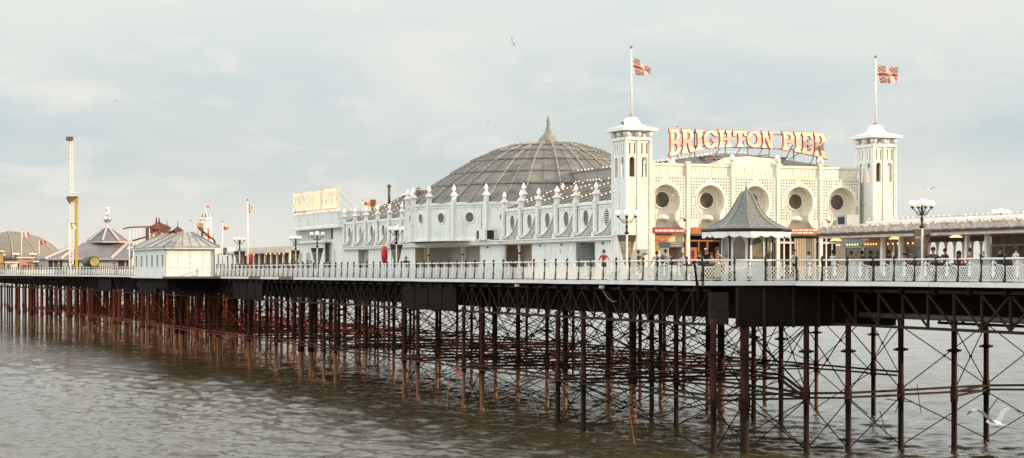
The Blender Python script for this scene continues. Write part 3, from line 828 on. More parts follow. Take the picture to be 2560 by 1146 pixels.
# grey roof behind the parapet
m = MB(); ra = A(1812, 120)
m._add([(a0+.3, FB+.6, PZ-.1), (a1-.3, FB+.6, PZ-.1), (ra+1.4, 119.5, 17.95), (ra-.6, 119.5, 17.95), (58.6, 124, PZ-.1), (a1-.3, 134, PZ-.1), (ra+1.4, 130, 17.95), (ra-.6, 130, 17.95)],
       [(0,1,2,3),(1,5,6,2),(5,4,7,6),(4,0,3,7),(3,2,6,7)])
m.build('roof', LEAD, eb)
bu = MB(); bulbs(bu, (a0+.4, FB+.7, PZ+.02), (ra-.6, 119.4, 18.0), 22, .045); bulbs(bu, (ra-.6, 119.4, 18.0), (ra+1.4, 119.4, 18.0), 8, .045)
bu.build('bulb_string', BULB, eb, recalc=False)
# raised pediment plate
m = MB(); pa, pb = A(1795, FB+.7), A(1948, FB+.7)
m.prism([(pa-.9, PZ), (pb+.3, PZ), (pb+.0, PZ+.28), (pb-.6, PZ+.5), ((pa+pb)/2, PZ+.62), (pa+.5, PZ+.5), (pa, PZ+.28)], [], front, FB+.6, FB+.75); m.build('pediment', CREAM, eb)
# ground floor openings
def shopfront(l, r, kind):
    m = MB()
    if kind == 'shop':
        m.box(l, r, FB+.2, FB+.3, DECK, 12.2); m.build('shop_wall', mat('sunny_cream', (.80, .66, .42), .6, .2, 2), eb)
    elif kind == 'door':
        m.box(l, r, FB+2.2, FB+2.3, DECK, 12.2); m.box(l, l+.06, FB+.2, FB+2.2, DECK, 12.2); m.box(r-.06, r, FB+.2, FB+2.2, DECK, 12.2)
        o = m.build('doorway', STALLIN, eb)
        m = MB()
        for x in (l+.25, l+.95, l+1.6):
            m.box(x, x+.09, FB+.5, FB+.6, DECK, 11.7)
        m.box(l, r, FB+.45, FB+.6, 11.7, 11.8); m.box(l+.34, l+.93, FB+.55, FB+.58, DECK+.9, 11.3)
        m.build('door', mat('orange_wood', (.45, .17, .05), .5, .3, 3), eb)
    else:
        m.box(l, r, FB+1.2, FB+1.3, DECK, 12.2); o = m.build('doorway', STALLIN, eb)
        m = MB()
        w = r-l
        m.box(l+w*.45, r, FB+.3, FB+.36, DECK, 11.95)
        for k in range(9): m.box(l+w*.45+k*w*.061, l+w*.45+k*w*.061+.04, FB+.27, FB+.3, DECK, 11.95)
        m.build('shutter', TAN, eb)
        m = MB()
        for x in (l, l+w*.18, l+w*.34): m.box(x, x+.08, FB+.3, FB+.4, DECK, 11.95)
        m.box(l, l+w*.45, FB+.3, FB+.4, 11.6, 11.7); m.build('door', TRIM, eb)
kinds = ['shop', 'door', 'door', 'half', 'half']
for i in range(5): shopfront(pil[i]+.12, pil[i+1]-.12, kinds[i])
m = MB(); m.box(a0, a1, FB+2.5, 134, DECK, 12.1); m.box(a0+6, a1+.4, FB+.7, 134, 12.1, 16.4); m.box(a0, a0+6, FB+.7, FB+1.5, 12.1, 16.4); m.build('inner_walls', CREAM, eb)
# sign boards under the niches
def awning(l, r, z0, z1, board, name, label, txts, tm, bd=FB-.25):
    t = thing(name, label, 'sign', (l+r)/2, bd, z0, 'fascia signs over the arcade doors')
    m = MB(); m.prism([(l, z0), (r, z0), (r, z1-.2), (r-.08, z1-.08), (r-.25, z1), (l, z1)], [], front, bd, bd+.22); m.build('board', board, t)
    for (s, x, z, sz) in txts:
        me = text_mesh(s, sz, .012, tm, .006)
        o = bpy.data.objects.new('lettering', me); C.objects.link(o); o.parent = t
        o.location = (x-(l+r)/2, -.016, z-z0); o.rotation_euler = (PI/2, 0, 0); xs_ = [v.co.x for v in me.vertices]; o.scale = ((r-l)*.86/(max(xs_)-min(xs_)), 1, 1)
    return t
SW = mat('sign_white', (.85, .82, .75), .5)
l, r = A(1630, FB-.25)+.0, A(1714, FB-.25)
awning(l, r, 12.22, 12.6, MAROON, 'shop_sign', 'maroon arcade sign with white capitals about a machine inside', [('ER MACHINE INSIDE ARCADE', (l+r)/2+.06, 12.31, .22)], SW)
l, r = A(1731, FB-.25), A(1830, FB-.25)
awning(l, r, 12.2, 12.62, ORANGE, 'shop_sign', 'orange arcade sign half hidden by the slate kiosk roof', [], SW)
l, r = A(1948, FB-.25), A(2046, FB-.25)
t = awning(l, r, 12.2, 12.64, ORANGE, 'shop_sign', 'orange sign with two lines of small white lettering over tan shutters', [], SW)
m = MB(); x = l+.15
for row, z in enumerate((12.46, 12.28)):
    x = l+.25
    while x < r-.35:
        w = random.choice((.16, .28, .34)); m.box(x, x+w, FB-.262, FB-.251, z, z+.08); x += w+.1
m.build('lettering', SW, t)
# boards on the cream shop wall
def board(px0, px1, py0, py1, b, mtl, name, label, txt=None, tm=None):
    l, r, zt, zb = A(px0, b), A(px1, b), Z(py0, A(px0, b), b), Z(py1, A(px0, b), b)
    t = thing(name, label, 'sign', (l+r)/2, b, zb, 'boards on the shop wall')
    m = MB(); m.box(l, r, b, b+.05, zb, zt); m.build('board', mtl, t)
    if txt:
        lines = txt.split('|'); h = (zt-zb)/len(lines)
        for i, s in enumerate(lines):
            me = text_mesh(s, h*.85, .01, tm); xs = [v.co.x for v in me.vertices]; wd = max(xs)-min(xs)
            o = bpy.data.objects.new('lettering', me); C.objects.link(o); o.parent = t
            o.location = (0, -.014, zt-zb-h*(i+.82)); o.rotation_euler = (PI/2, 0, 0); o.scale = (min(1.4, (r-l)*.92/wd), 1, 1)
    return t
RW = mat('sign_red', (.45, .05, .04), .5)
board(1632, 1680, 583, 588, FB+.1, MAROON, 'menu_board', 'thin dark red strip board under the maroon arcade sign')
board(1636, 1677, 589, 596, FB+.1, YELLOWB, 'menu_board', 'upper yellow price board on the cream shop wall', 'ICE DONUTS', RW)
board(1640, 1672, 597, 604, FB+.1, YELLOWB, 'menu_board', 'lower yellow price board on the cream shop wall', 'FISH CHIPS', RW)
board(1634, 1664, 606, 612, FB+.1, mat('pinkish_board', (.6, .2, .12), .5, .5, 8), 'menu_board', 'orange red picture board below the yellow price boards')
board(1634, 1660, 614, 624, FB+.1, mat('food_picture', (.55, .38, .12), .5, .7, 9, col2=(.12, .14, .05)), 'menu_board', 'mottled food picture board lowest on the shop wall')
# dark framed booth with the pier's name
kb = FB-3.2
t = thing('ticket_booth', 'small booth with dark header and pale shelf beside the cream shop wall', 'booth', A(1689, kb), kb, DECK)
l, r = A(1668, kb), A(1709, kb)
m = MB(); zt = Z(605, l, kb); zb = Z(619, l, kb)
m.box(l, r, kb-.1, kb+1.2, zb, zt); h = m.build('header', mat('dark_header', (.07, .085, .085), .5), t)
m = MB(); m.box(l+.15, r-.15, kb-.115, kb-.1, zb+.08, zt-.06); m.build('name_panel', mat('pale_panel', (.45, .5, .48), .5), h)
me = text_mesh('BRIGHTON PIER', .2, .008, RW); o = bpy.data.objects.new('lettering', me); C.objects.link(o); o.parent = h; o.location = ((l+r)/2-A(1689, kb), -.125, zb+.13-DECK); o.rotation_euler = (PI/2, 0, 0); o.scale = (.62, 1, 1)
m = MB(); m.box(l+.05, l+.12, kb, kb+1.1, DECK, zb); m.box(r-.12, r-.05, kb, kb+1.1, DECK, zb); m.box(l+.05, r-.05, kb-.05, kb+1.1, DECK, DECK+.95); m.build('counter', GREYP, t)
m = MB(); m.box(l+.1, r-.1, kb+1.0, kb+1.1, DECK+.95, zb); m.build('back_panel', mat('snack_picture', (.72, .5, .28), .5, .6, 4, col2=(.45, .1, .06)), t)

# ---- towers
def tower(al, ar, bf, label, first):
    t = thing('entrance_tower', label, 'tower', (al+ar)/2, bf+1, DECK, 'square towers flanking the entrance front')
    w = ar-al; bk = bf+2.15; TT = 18.35
    xm = (al+ar)/2; ym = (bf+bk)/2
    def face(f, l, r, d0, d1, nm=2):
        m = MB()
        wd = (r-l)/nm; holes = []
        for i in range(nm):
            c = l+wd*(i+.5)
            holes.append(arc(c, 16.95, .2, .2, 0, 180, 8)+[(c-.2, 15.85), (c+.2, 15.85)])
            for s in (-.17, .17): holes.append([(c+s+.055, 17.35), (c+s+.055, 18.05), (c+s-.055, 18.05), (c+s-.055, 17.35)])
        m.prism([(l, DECK), (r, DECK), (r, TT), (l, TT)], [h[::-1] for h in holes], f, d0, d1)
        return m.build('wall', [WHITE if f is side else CREAM], t)
    face(front, al, ar, bf, bf+.14); face(front, al, ar, bk-.14, bk)
    face(side, bf+.142, bk-.142, al, al+.14); face(side, bf+.142, bk-.142, ar-.14, ar)
    m = MB()
    for x in (al, xm, ar): m.box(x-.09, x+.09, bf-.06, bf-.002, DECK, TT)
    for y in (bf+.01, ym, bk-.05): m.box(al-.06, al-.002, y-.09, y+.09, DECK, TT); m.box(ar+.002, ar+.06, y-.09, y+.09, DECK, TT)
    m.box(al-.1, ar+.1, bf-.1, bf-.06, TT-.12, TT); m.box(al-.1, al-.06, bf-.1, bk, TT-.12, TT)
    m.build('corner_strips', TRIM, t)
    m = MB(); m.box(al+.3, ar-.3, bf+.3, bk-.3, DECK, 15.7); m.box(al+.75, ar-.75, bf+.75, bk-.75, 15.7, 18.3); m.build('core', mat('tower_inside', (.30, .16, .09), .7, .3, 2), t)
    m = MB(); m.box(al-.02, ar+.02, bf-.02, bk+.02, TT, TT+.1)
    m.smooth = True
    for x in (al+.08, xm, ar-.08):
        for y in (bf+.08, ym, bk-.08):
            if x == xm and y == ym: continue
            m.lathe(x, y, [(.13, TT+.1), (.25, TT+.24), (.25, TT+.38), (.15, TT+.5)], 10)
    m.smooth = False
    m.build('eave_balls', TRIM, t)
    ez = TT+.5
    e = .38
    m = MB(); m.box(al-e, ar+e, bf-e, bk+e, ez, ez+.2)
    hw = w/2+e; hd = (bk-bf)/2+e
    rings = [(1, .2), (.97, .24), (.72, .38), (.52, .56), (.42, .74), (.40, .9), (.33, 1.1), (.2, 1.25), (.07, 1.32)]
    pr = []
    for s, z in rings:
        rr = []
        for k in range(24):
            th = 2*PI*k/24+PI/24; cx, cy = math.cos(th), math.sin(th); mx_ = max(abs(cx), abs(cy))
            bl = min(1, max(0, (1-s)/.5)); f_ = (1/mx_)*(1-bl)+bl*1.05
            rr.append((xm+cx*f_*hw*s, ym+cy*f_*hd*s, ez+.2+(z-.2)*.72))
        pr.append(rr)
    vs = [v for rr in pr for v in rr]; fs = []
    for i in range(len(pr)-1):
        for k in range(24): fs.append((i*24+k, i*24+(k+1) % 24, (i+1)*24+(k+1) % 24, (i+1)*24+k))
    m._add(vs, fs); m.build('roof_cap', mat('cap_white', (.84, .84, .80), .4, .08, 2), t)
    return ez+1.0, xm, ym
UJ_R = mat('flag_red', (.58, .10, .07), .7); UJ_W = mat('flag_white', (.78, .68, .58), .7); UJ_B = mat('flag_blue', (.52, .32, .29), .7)
def flag_mesh(m, x0, y0, z0, w, h, fn, droop=.35, dx=1.0, dy=0.0, nx=24, ny=12, taper=.45):
    def P(i, j):
        u, v = i/nx, j/ny
        k = 1-taper*u*.9
        z = z0-h*(1-v)*k-droop*u*h*.6-(1-k)*h*.25
        wv = .13*w*math.sin(u*8+v*2.2)*min(1, u*3)
        return (x0+dx*w*u*(1-.08*v)-dy*wv, y0+dy*w*u+dx*wv, z+.05*h*math.sin(u*9)*u)
    for i in range(nx):
        for j in range(ny):
            m.m = fn((i+.5)/nx, (j+.5)/ny); m._add([P(i, j), P(i+1, j), P(i+1, j+1), P(i, j+1)], [(0,1,2,3)])
def union(u, v):
    x, y = abs(2*u-1), abs(v-.5)
    if x < .1 or y < .1: return 0
    if x < .17 or y < .17: return 1
    d = abs(y-x/2)/1.118
    return 0 if d < .035 else (1 if d < .11 else 2)
def flagpole(label, a, b, z, top, fw, fh, fn, mats, r=.07, droop=.35, taper=.45, dz=.5, dx=1.0, flab=None):
    t = thing('flagpole', label, 'flagpole', a, b, z, 'flagpoles on the pier')
    m = MB(); m.smooth = True; m.cyl((a, b, z), (a, b, top), r*1.2, r*.6, 8); m.build('pole', TRIM, t)
    m = MB(); m.lathe(a, b, [(r*2.6, z), (r*2.6, z+.06), (r*1.3, z+.1)], 8); m.ball((a, b, top+.1), r*1.5); m.build('finial', mat('brass_knob', (.35, .25, .12), .4), t)
    m = MB(); flag_mesh(m, a+.12, b, top-dz, fw, fh, fn, droop, dx, 0, taper=taper); m.build('flag', mats, t, label=flab, recalc=False)
    return t
TB = 113.1
al1 = A(1567, TB); ar1 = al1+2.0
zc1, x1, y1 = tower(al1-.05, al1+1.70, TB, 'white square entrance tower beside the side wing, the nearer of the two', True)
al2 = A(2183, TB)
zc2, x2, y2 = tower(al2, al2+1.74, TB, 'cream square entrance tower at the far right end of the facade, beside the food stalls', False)
flagpole('white flagpole with small union flag on the tower beside the side wing', x1, y1, zc1, Z(122, x1, y1), 1.35, 1.25, union, [UJ_R, UJ_W, UJ_B], taper=.75, droop=.75)
flagpole('white flagpole with larger union flag on the tower beside the food stalls', x2, y2, zc2, Z(146, x2, y2), 1.75, 1.2, union, [UJ_R, UJ_W, UJ_B], taper=.15, droop=.12)

# ---- the roof sign
def L_(*p): return [list(p)]
LET = {
 'I': (.42, [[(0,0),(.42,0),(.38,.14),(.31,.2),(.31,.8),(.38,.86),(.42,1),(0,1),(.04,.86),(.11,.8),(.11,.2),(.04,.14)]]),
 'H': (.85, [[(0,0),(.38,0),(.36,.12),(.29,.17),(.29,.42),(.56,.42),(.56,.17),(.49,.12),(.47,0),(.85,0),(.82,.12),(.76,.17),(.76,.83),(.82,.88),(.85,1),(.47,1),(.49,.88),(.56,.83),(.56,.57),(.29,.57),(.29,.83),(.36,.88),(.38,1),(0,1),(.03,.88),(.09,.83),(.09,.17),(.03,.12)]]),
 'T': (.8, [[(.2,0),(.6,0),(.57,.12),(.5,.17),(.5,.83),(.62,.83),(.68,.66),(.8,.66),(.8,1),(0,1),(0,.66),(.12,.66),(.18,.83),(.3,.83),(.3,.17),(.23,.12)]]),
 'N': (.85, [[(0,0),(.3,0),(.28,.12),(.22,.17),(.22,.66),(.58,0),(.76,0),(.76,.83),(.82,.88),(.85,1),(.55,1),(.57,.88),(.62,.83),(.62,.38),(.28,1),(0,1),(.03,.88),(.08,.83),(.08,.17),(.03,.12)]]),
 'E': (.7, [[(0,0),(.7,0),(.7,.3),(.6,.3),(.55,.16),(.29,.16),(.29,.43),(.4,.43),(.43,.35),(.5,.35),(.5,.66),(.43,.66),(.4,.57),(.29,.57),(.29,.84),(.53,.84),(.58,.7),(.68,.7),(.68,1),(0,1),(.03,.88),(.09,.83),(.09,.17),(.03,.12)]]),
 'P': (.72, [[(0,0),(.4,0),(.37,.12),(.29,.17),(.29,.4),(.42,.4)]+arc(.42,.7,.3,.3,-80,90,9)+[(0,1),(.03,.88),(.09,.83),(.09,.17),(.03,.12)], [(.29,.55),(.29,.85)]+arc(.39,.7,.14,.15,90,-90,6)]),
 'R': (.85, [[(0,0),(.38,0),(.36,.12),(.29,.17),(.29,.42),(.36,.42),(.52,0),(.85,0),(.82,.12),(.74,.16),(.6,.46)]+arc(.42,.72,.3,.28,-45,90,8)+[(0,1),(.03,.88),(.09,.83),(.09,.17),(.03,.12)], [(.29,.57),(.29,.86)]+arc(.39,.715,.14,.145,90,-90,6)]),
 'B': (.72, [[(0,0)]+arc(.42,.28,.3,.28,-90,50,8)+[(.55,.52)]+arc(.4,.76,.28,.24,-45,90,7)+[(0,1),(.03,.88),(.09,.83),(.09,.17),(.03,.12)], [(.29,.14),(.29,.43)]+arc(.4,.285,.13,.145,90,-90,6), [(.29,.58),(.29,.87)]+arc(.38,.725,.12,.145,90,-90,6)]),
 'O': (.84, [arc(.42,.5,.42,.5,0,360,26)[:-1], arc(.42,.5,.21,.34,360,0,22)[:-1]]),
 'G': (.82, [[(.8,1),(.72,.95)]+arc(.42,.5,.42,.5,62,300,18)+[(.7,.1),(.76,0),(.82,0),(.82,.5),(.46,.5),(.46,.38),(.6,.36)]+arc(.42,.5,.21,.34,-40,-320,14)+[(.68,.66),(.8,.66)]]),
}
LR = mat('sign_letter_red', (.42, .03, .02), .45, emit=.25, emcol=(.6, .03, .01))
def lettermat(name, z0, z1, cream, mid, e):
    m = mat(name, cream, .45)
    nt = m.node_tree; p = nt.nodes['Principled BSDF']
    tc = nt.nodes.new('ShaderNodeTexCoord'); sp = nt.nodes.new('ShaderNodeSeparateXYZ'); mr = nt.nodes.new('ShaderNodeMapRange'); r = nt.nodes.new('ShaderNodeValToRGB')
    nt.links.new(tc.outputs['Object'], sp.inputs[0]); nt.links.new(sp.outputs['Z'], mr.inputs[0])
    mr.inputs[1].default_value = z0; mr.inputs[2].default_value = z1; nt.links.new(mr.outputs[0], r.inputs[0])
    r.color_ramp.interpolation = 'CONSTANT'
    el = r.color_ramp.elements; el[0].position = 0; el[0].color = (*cream, 1); el[1].position = .27; el[1].color = (*mid, 1); x = el.new(.62); x.color = (*cream, 1)
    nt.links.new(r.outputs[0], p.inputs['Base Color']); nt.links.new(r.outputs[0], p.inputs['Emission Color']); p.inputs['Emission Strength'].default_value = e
    return m
def make_letter(ch, mapf, offset, depth, mtl):
    cu = bpy.data.curves.new('letter', 'CURVE'); cu.dimensions = '2D'; cu.fill_mode = 'BOTH'; cu.extrude = depth; cu.offset = offset
    for loop in LET[ch][1]:
        s = cu.splines.new('POLY'); s.points.add(len(loop)-1); s.use_cyclic_u = True
        for i, (x, y) in enumerate(loop):
            X, Y = mapf(x/LET[ch][0], y); s.points[i].co = (X, Y, 0, 1)
    o = bpy.data.objects.new('letter', cu); C.objects.link(o)
    me = bpy.data.meshes.new_from_object(o.evaluated_get(bpy.context.evaluated_depsgraph_get()))
    bpy.data.objects.remove(o); me.materials.clear(); me.materials.append(mtl)
    for v in me.vertices: v.co = Vector((v.co.x, -v.co.z, v.co.y))
    me.name = 'letter'; return me
SB = FB+1.3
sa0 = A(1672, SB)
rs = thing('roof_sign', 'big red edged cream letters reading BRIGHTON PIER, standing on the roof of the entrance', 'sign', sa0, SB, 16.9)
word = [('B',1672,1699),('R',1703,1737),('I',1738,1756),('G',1758,1792),('H',1795,1828),('T',1832,1865),('O',1866,1901),('N',1903,1932),('P',1954,1983),('I',1984,2001),('E',2003,2030),('R',2033,2066)]
bot = [(1672, 391), (1700, 386), (1740, 378), (1775, 371.5), (1810, 369), (1850, 368), (1900, 369.5), (1935, 372), (1955, 375), (1985, 379), (2005, 384), (2030, 389), (2066, 398.5)]
top = [(1672, 322.5), (1800, 326), (1935, 329), (2066, 333)]
lerp = lambda T, x: float(np.interp(x, [t[0] for t in T], [t[1] for t in T]))
for ch, p0, p1 in word:
    A0, A1 = A(p0, SB), A(p1, SB)
    def mp(x, y, p0=p0, p1=p1, A0=A0, A1=A1):
        px = p0+(p1-p0)*x; aa = A0+(A1-A0)*x
        zb_, zt_ = Z(lerp(bot, px), aa, SB), Z(lerp(top, px), aa, SB)
        return (aa-sa0, zb_+(zt_-zb_)*y-16.9)
    z0_, z1_ = mp(.5, 0)[1], mp(.5, 1)[1]
    me = make_letter(ch, mp, -.004, .03, lettermat('sign_letter_cream_%d' % p0, z0_, z1_, (.90, .80, .50), (.76, .44, .29) if p0 < 2000 else (.40, .27, .20), .20))
    for v in me.vertices: v.co.y -= .09
    o = bpy.data.objects.new('letter', me); C.objects.link(o); o.parent = rs
    me = make_letter(ch, mp, .040, .05, LR); o2 = bpy.data.objects.new('outline', me); C.objects.link(o2); o2.parent = o
m = MB()
def fr(p0x, p0y, p1x, p1y, db0=0, db1=0, w=.06):
    m.bar((A(p0x, SB+db0), SB+.1+db0, Z(p0y, A(p0x, SB+db0), SB+db0)), (A(p1x, SB+db1), SB+.1+db1, Z(p1y, A(p1x, SB+db1), SB+db1)), w)
fr(1675, 330, 2060, 340); fr(1690, 364, 2055, 376)
for x, y0, y1 in ((1678, 390, 408), (1738, 328, 408), (1815, 369, 395), (1871, 366, 390), (1925, 370, 397), (1986, 378, 412), (2044, 390, 412)):
    fr(x, y0, x, y1)
for x0, y0, x1, y1 in ((1694, 386, 1700, 408), (1760, 340, 1722, 395), (1800, 372, 1785, 396), (1862, 352, 1842, 390), (1908, 371, 1895, 396), (1984, 362, 1960, 410), (2032, 362, 1962, 408), (2036, 393, 2026, 412)):
    fr(x0, y0, x1, y1, 0, .0, .055)
fr(1765, 396, 1925, 388, w=.1); fr(1765, 404, 1925, 397, w=.08)
m.build('support_frame', mat('frame_grey', (.22, .19, .17), .6, .3, 4), rs)
m = MB(); m.lathe(A(1682, SB), SB+.2, [(.3, 16.85), (.2, 17.25), (.12, 17.3)], 8); m.build('support_post', TRIM, rs)

# ---- the far sign on the rear block
SA = WALLA+1.0
rs2 = thing('roof_sign', 'pale yellow letters reading BRIGHTON PIER, on the flat roof of the rear block', 'sign', SA, 197, 15.6)
rs2['_o'] = (0.0, 0.0, 0.0); rs2.rotation_euler = (0, 0, PHI-PI/2)     # local x runs from sea to shore along the pier
b_far = B(733, SA); b_near = B(843, SA); rs2.location = W(SA, b_far, 15.6)
Lg = b_far-b_near
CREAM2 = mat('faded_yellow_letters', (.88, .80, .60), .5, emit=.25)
xs = 0.0; ws = [LET[c][0] if c != ' ' else .5 for c in 'BRIGHTON PIER']; tot = sum(ws)+.1*13
for ch, w in zip('BRIGHTON PIER', ws):
    if ch != ' ':
        x0_, x1_ = xs/tot*Lg, (xs+w)/tot*Lg
        mp = lambda x, y, x0_=x0_, x1_=x1_: (x0_+(x1_-x0_)*x, .45+1.95*y)
        me = make_letter(ch, mp, .0, .05, CREAM2); o = bpy.data.objects.new('letter', me); C.objects.link(o); o.parent = rs2
        me = make_letter(ch, mp, .06, .03, mat('pale_orange_edge', (.74, .52, .30), .5))
        for v in me.vertices: v.co.y += .06
        o2 = bpy.data.objects.new('outline', me); C.objects.link(o2); o2.parent = o
    xs += w+.1
m = MB()
for k in range(24): x = Lg*k/23; m.bar((x, .16, 0.15), (x, .16, 2.45), .06)
for z in (.4, 1.4, 2.4): m.bar((0, .2, z), (Lg, .2, z), .08)
for k in range(5): x = Lg*(k+.5)/5; m.bar((x, .2, 1.9), (x+.2, 2.2, 0), .06); m.bar((x, .2, .0), (x, .2, .5), .08)
m.bar((Lg, .2, 2.3), (Lg+4.4, 1.2, -.1), .06); m.bar((Lg, .2, 1.3), (Lg+2.6, 1.0, -.1), .05)
m.build('support_frame', mat('frame_yellow', (.80, .72, .54), .6, .3, 4), rs2)
# ================= KIOSK =================
KA, KB = 50.9, 93.9
k_ = thing('kiosk', 'octagonal kiosk with slate bell roof and scalloped white valance at the rail', 'kiosk', KA, KB, DECK)
K8 = PI/8; ER = 2.42; BR_ = 1.42
m = MB(); m.lathe(KA, KB, [(ER, 11.98), (ER*.97, 12.06), (ER*.72, 12.28), (ER*.50, 12.62), (ER*.34, 13.1), (ER*.20, 13.7), (ER*.09, 14.1), (.03, 14.2)], 8, K8)
m.build('roof', SLATE, k_)
m = MB()
prof = [(ER*1.0, 12.0), (ER*.72, 12.31), (ER*.50, 12.65), (ER*.34, 13.13), (ER*.20, 13.73), (ER*.09, 14.12)]
for k in range(8):
    t = K8+k*PI/4
    m.path([(KA+r*math.cos(t), KB+r*math.sin(t), z) for r, z in prof], .035)
m.smooth = True; m.lathe(KA, KB, [(.12, 14.05), (.06, 14.25), (.10, 14.32), (.04, 14.4), (.03, 14.7), (.01, 14.85)], 8)
m.build('roof_hips', mat('hip_lead', (.30, .29, .27), .5, .2, 3), k_)
m = MB(); m.lathe(KA, KB, [(ER+.03, 11.86), (ER+.10, 11.98), (ER+.04, 12.06)], 8, K8); m.build('gutter', BLACK, k_)
m = MB()
for k in range(8):
    t0, t1 = K8+k*PI/4, K8+(k+1)*PI/4
    P0 = Vector((KA+ER*math.cos(t0), KB+ER*math.sin(t0), 0)); P1 = Vector((KA+ER*math.cos(t1), KB+ER*math.sin(t1), 0)); d = P1-P0; nrm = Vector((d.y, -d.x, 0)).normalized()
    n = 24; pts = [(0, 11.90), (1, 11.90)]+[(1-i/n, 11.60-.10*abs(math.sin(3*PI*(i/n)))-.12*((2*i/n-1)**4)+.05) for i in range(n+1)]
    m.prism(pts, [], lambda p, q, dd: tuple(P0+d*p-nrm*dd+Vector((0, 0, q))), -.02, .02)
m.build('valance', TRIM, k_)
for k in range(8):
    t0, t1 = K8+k*PI/4, K8+(k+1)*PI/4
    P0 = Vector((KA+BR_*math.cos(t0), KB+BR_*math.sin(t0), 0)); P1 = Vector((KA+BR_*math.cos(t1), KB+BR_*math.sin(t1), 0)); d = P1-P0; L = d.length; d.normalize(); nrm = Vector((d.y, -d.x, 0)).normalized()
    f = lambda p, q, dd: tuple(P0+d*p-nrm*dd+Vector((0, 0, q)))
    wn = arc(L/2, 11.15, L/2-.2, .4, 0, 180, 10)+[(.2, 10.25), (L-.2, 10.25)]
    m = MB(); m.prism([(.02, DECK), (L-.02, DECK), (L-.02, 11.95), (.02, 11.95)], [wn[::-1]], f, 0, .08)
    m.prism([(.15, DECK+.15), (L-.15, DECK+.15), (L-.15, 10.1), (.15, 10.1)], [], f, -.025, 0)
    w = m.build('wall', TRIM, k_)
    m = MB(); m.prism(arc(L/2, 11.15, L/2-.2, .4, 0, 180, 10)+[(.2, 10.25), (L-.2, 10.25)], [], f, .045, .055)
    m.build('window', mat('kiosk_glass', (.30, .24, .16), .1, .5, 1.2, col2=(.10, .08, .05)), w)
    m = MB(); m.smooth = True; m.lathe(P0.x+.0, P0.y, [(.1, DECK), (.1, DECK+.4), (.07, DECK+.5), (.065, 11.5), (.11, 11.9)], 8); m.build('post', BLACK, k_)

# ================= FOOD STALL ROW ON THE APPROACH =================
SA0 = 57.0
st = thing('food_stall_row', 'long food stall row with dark awning edge, arched openings and warm lamps', 'stalls', 60, 80, DECK)
SB0, SB1 = 56, 96.6
m = MB(); m.box(SA0-.06, SA0+.1, SB0, SB1, 11.72, 11.86)
m.build('awning_edge', mat('dark_awning', (.05, .04, .035), .6), st)
m = MB(); m.box(SA0-.0, 62.8, SB0, SB1-.2, 11.58, 11.71); m.box(SA0+.1, SA0+.2, SB0, SB1-.1, 11.86, 12.25)
m._add([(SA0+.2, SB0, 12.25), (SA0+.2, SB1-.1, 12.25), (60.2, SB1-.1, 12.5), (60.2, SB0, 12.5)], [(0,1,2,3)])
m.build('roof', mat('mottled_roof', (.74, .70, .64), .6, .5, 2.6, col2=(.46, .35, .29)), st)
m = MB()
nb_ = 40
for i in range(nb_):                        # cresting of small gables along the edge
    b = SB0+i*(SB1-SB0)/nb_; w = (SB1-SB0)/nb_
    m.prism([(b+.05, 11.9), (b+w-.05, 11.9), (b+w*.72, 12.04), (b+w/2, 12.24), (b+w*.28, 12.04)], [], side, SA0-.0, SA0+.05)
    m.ball((SA0+.02, b+w/2, 12.29), .06, 6, 4)
m.build('cresting', mat('cresting_cream', (.72, .62, .54), .5, .5, 4, col2=(.40, .26, .20)), st)
m = MB(); m.box(60.0, 60.6, SB0, SB1-.4, 12.35, 12.62); m.build('ridge', TRIM, st)
bu = MB(); bulbs(bu, (60.0, SB0, 12.68), (60.0, SB1-.5, 12.68), 80, .035); bulbs(bu, (SA0+.05, SB0, 12.16), (SA0+.05, SB1, 12.16), 60, .03); bu.build('bulb_string', BULB, st, recalc=False)
bs_ = lambda px, a=SA0+1.6: B(px, a)
WA = 60.2                                   # serving wall
bw = lambda px: B(px, WA)
m = MB(); m.box(WA, WA+.12, bw(2320), SB1-.4, DECK, 9.9); m.box(WA, WA+.12, bw(2320), SB1-.4, 11.2, 11.58); m.build('counter_wall', PINK, st)
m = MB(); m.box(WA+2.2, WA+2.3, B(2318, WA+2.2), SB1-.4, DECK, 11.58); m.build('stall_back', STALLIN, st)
for (p0, p1, hd) in ((2112, 2160, 1), (2160, 2203, 0), (2215, 2232, 2), (2237, 2262, 2), (2265, 2300, 2)):
    m = MB(); y0, y1 = bw(p1), bw(p0)
    m.box(WA-.05, WA+.05, y0, y0+.1, DECK, 11.58); m.box(WA-.05, WA+.05, y1-.1, y1, DECK, 11.58); m.box(WA-.05, WA+.05, y0, y1, 11.1, 11.2)
    fr = m.build('window_frame', PINK if hd != 1 else GREYP, st)
    m = MB(); m.box(WA+.0, WA+.03, y0+.1, y1-.1, 9.9, 11.1); m.build('pane', GLASS, fr)
    if hd < 2:
        m = MB(); m.box(WA-.09, WA-.05, y0, y1, 11.2, 11.55); m.build('name_board', mat('blue_grey_board', (.16, .22, .24), .5) if hd else mat('salmon_board', (.5, .22, .14), .5), fr)
